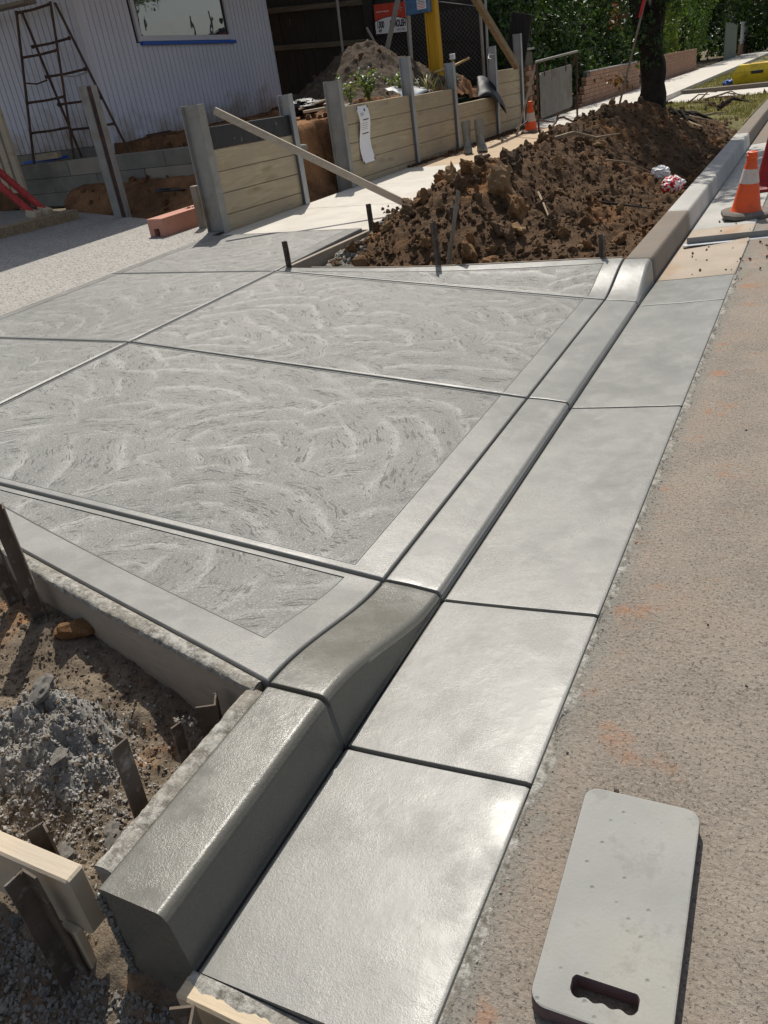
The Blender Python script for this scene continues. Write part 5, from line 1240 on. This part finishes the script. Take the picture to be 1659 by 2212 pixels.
# gumboots
def boot(loc, rz, label, lean=(0,0)):
    r = empty('gumboot', loc); r.rotation_euler = (lean[0],lean[1],rz); tag(r, label, 'boot', 'pair of gumboots')
    rings = []
    for t, cx, rx_, ry_, z in [(0,.045,.132,.047,.0),(.02,.045,.135,.050,.02),(.1,.045,.130,.049,.05),(.2,.030,.112,.047,.08),(.3,.0,.078,.046,.105),(.45,-.012,.058,.047,.15),(.6,-.012,.060,.052,.22),(.8,-.012,.064,.056,.29),(1,-.012,.066,.058,.375)]:
        rings.append([(cx+rx_*math.cos(a*.3927), ry_*math.sin(a*.3927), z+(.012*math.cos(a*.3927) if t == 1 else 0)) for a in range(16)])
    inner = [[(x*.9-.001, y*.9, z-.002) for x,y,z in rings[-1]], [(x*.85-.001, y*.85, z-.12) for x,y,z in rings[-1]]]
    r.scale = (1.15,1.15,1.12)
    MB().loft(rings+inner, True, True).build('upper', 'boot', r, 50)
    MB().loft([[(.045+.136*math.cos(a*.3927), .052*math.sin(a*.3927), z) for a in range(16)] for z in (0,.018)]).build('sole', 'black', r, 40)
boot((-4.17,11.80,zpath(-4.2,11.8)), R(-62), 'left of the two muddy grey gumboots on the footpath', (0,R(2)))
boot((-3.99,11.86,zpath(-4,11.8)), R(-50), 'right of the two muddy grey gumboots on the footpath')
# steel angle across the old gutter
sa = tag(empty('steel_angle'), 'long steel angle bar laid across the gutter onto the road', 'steel bar')
MB().beam((-.44,6.36,gz(6.4)-.018),(1.1,6.76,gz(6.6)+.006),.07,.006).build('flange', 'galv', sa)
MB().beam((-.42,6.40,gz(6.4)+.002),(1.1,6.795,gz(6.6)+.025),.006,.05).build('flange', 'galvmud', sa)
rr = random.Random(9)
for k in range(46):
    x, y = rr.uniform(-.4,.28), rr.uniform(5.5,7.3); s = rr.uniform(.004,.012)
    zz = (INV*(-x/GW) if x < 0 else -.004)+gz(y)
    inst('dirt_lump', clods[k%7], gut, (x,y,zz+s*.5), (k,k,k), (s,s,s*.8))
# clay mud on the old gutter and kerb foot
# ------------------------------------------------------------------ kneeling pad
kp_ = empty('kneeling_pad', (.237,.955,-.0055), R(2.0)); tag(kp_, 'grey foam kneeling pad with a hand slot on the road', 'kneeling pad')
Wp, Lp, Tp, Rc = .113, .238, .034, .030
def rrect(e, z):
    out = []
    for (sx, sy, a0) in ((1,1,0),(-1,1,90),(-1,-1,180),(1,-1,270)):
        for k in range(9):
            a = R(a0+90*k/8); out.append((sx*(Wp-Rc)+(Rc-e)*math.cos(a), sy*(Lp-Rc)+(Rc-e)*math.sin(a), z))
    return out
def slot(e, z, n=9):
    """hand slot, straight top and wavy finger grip below; 36 points matching the outline order"""
    x0, x1, yt, yb = -.052-e, .056+e, -.166+e, -.200-e; out = []
    top = [(x1-(x1-x0)*k/47, yt-(.008*(1-min(1,min(k,47-k)/3))**2)) for k in range(48)]
    bot = [(x0+(x1-x0)*k/47, yb+.008*(1-min(1,min(k,47-k)/3))**2+.0022*math.cos(k/47*6.283*4)) for k in range(48)]
    return [(x,y,z) for x,y in top+bot]
mb = MB()
lev = [rrect(.001,.0), rrect(0,.002), rrect(0,Tp-.004), rrect(.0012,Tp-.0012), rrect(.004,Tp)]
mb.loft(lev, True, False)
for i in range(len(mb.mi)): mb.mi[i] = 1
for i in range(36*3, len(mb.mi)): mb.mi[i] = 0
side = MB()
# top with hole: bmesh triangle fill between outline and slot
bm = bmesh.new(); Mx = []
def loop(pts):
    vs = [bm.verts.new(p) for p in pts]; return [bm.edges.new((vs[i], vs[(i+1)%len(vs)])) for i in range(len(vs))]
eds = loop(rrect(.004,Tp))+loop(slot(.001,Tp)); bmesh.ops.triangle_fill(bm, edges=eds, use_beauty=True)
bm.verts.index_update(); mb.add([v.co for v in bm.verts], [[v.index for v in f.verts] for f in bm.faces], 0); bm.free()
mb.build('foam_body', ['pad','padside'], kp_, 40)
MB().loft([slot(.001,Tp), slot(0,Tp-.002), slot(0,.001)], True, False).build('hand_slot', 'padside', kp_, 40, fixn=False)
# ------------------------------------------------------------------ white splashes and small stones on the road
rr = random.Random(31)
road = bpy.data.objects['road']
for k in range(26):
    x, y = rr.uniform(.03,1.2), rr.uniform(.7,6); s = rr.uniform(.002,.006)
    inst('stone', stones[k%5], road, (x,y,gz(y)-.007+s*.4), (k,k,k), (s,s,s*.8))
def splash(x, y, s, seed):
    rnd = random.Random(seed); n = 22; mb = MB(); mb.v = [(x,y,gz(y)-.001)]
    for k in range(n): a = k/n*6.283; r = s*rnd.uniform(.45,1.2); mb.v.append((x+r*math.cos(a), y+r*1.1*math.sin(a), gz(y)-.0045))
    mb.f = [(0,1+k,1+(k+1)%n) for k in range(n)]; mb.mi = [0]*n; tag(mb.build('cement_splash', 'crust', road, True, fixn=False))
splash(.53,1.95,.022,1); splash(.51,1.42,.014,2); splash(.42,2.35,.016,3)
def pick_lip(r):
    y = r.uniform(.58,5.4); x = abs(r.gauss(0,.014)); return (x+.001, y, -.010)
scatter_stuff('mortar_crumbs', 'crust', 1500, pick_lip, .0012, .0045, gut, 2, 12)

# ragged slurry along the lip of the gutter and round the kerb end
mb = MB(); n = 420
for k in range(n+1):
    y = .58+4.83*k/n; wdt = max(.002, .016+.022*fbm(y*7,3,1)+.012*fbm(y*31,5,2)); z = -.0035
    mb.v += [(-.0005,y,z), (wdt*.5,y,z-.001), (wdt,y,-.0095)]
mb.f = [(3*k+j,3*k+3+j,3*k+4+j,3*k+1+j) for k in range(n) for j in (0,1)]; mb.mi = [0]*len(mb.f)
mb.build('slurry_smear', 'crust', gut, True)
def pick_end(r):
    if r.random() < .6: x = r.uniform(-.70,-.45); z = -.28+abs(r.gauss(0,.05)); y = .575-abs(r.gauss(0,.03))*(1 if z < -.18 else .15)
    else: t = r.random(); x = -.668+r.gauss(0,.004); z = .09-.33*t; y = .573
    return (x,y,z)
scatter_stuff('mortar_crumbs', 'kerbwet', 900, pick_end, .002, .009, kerb, 2, 14)
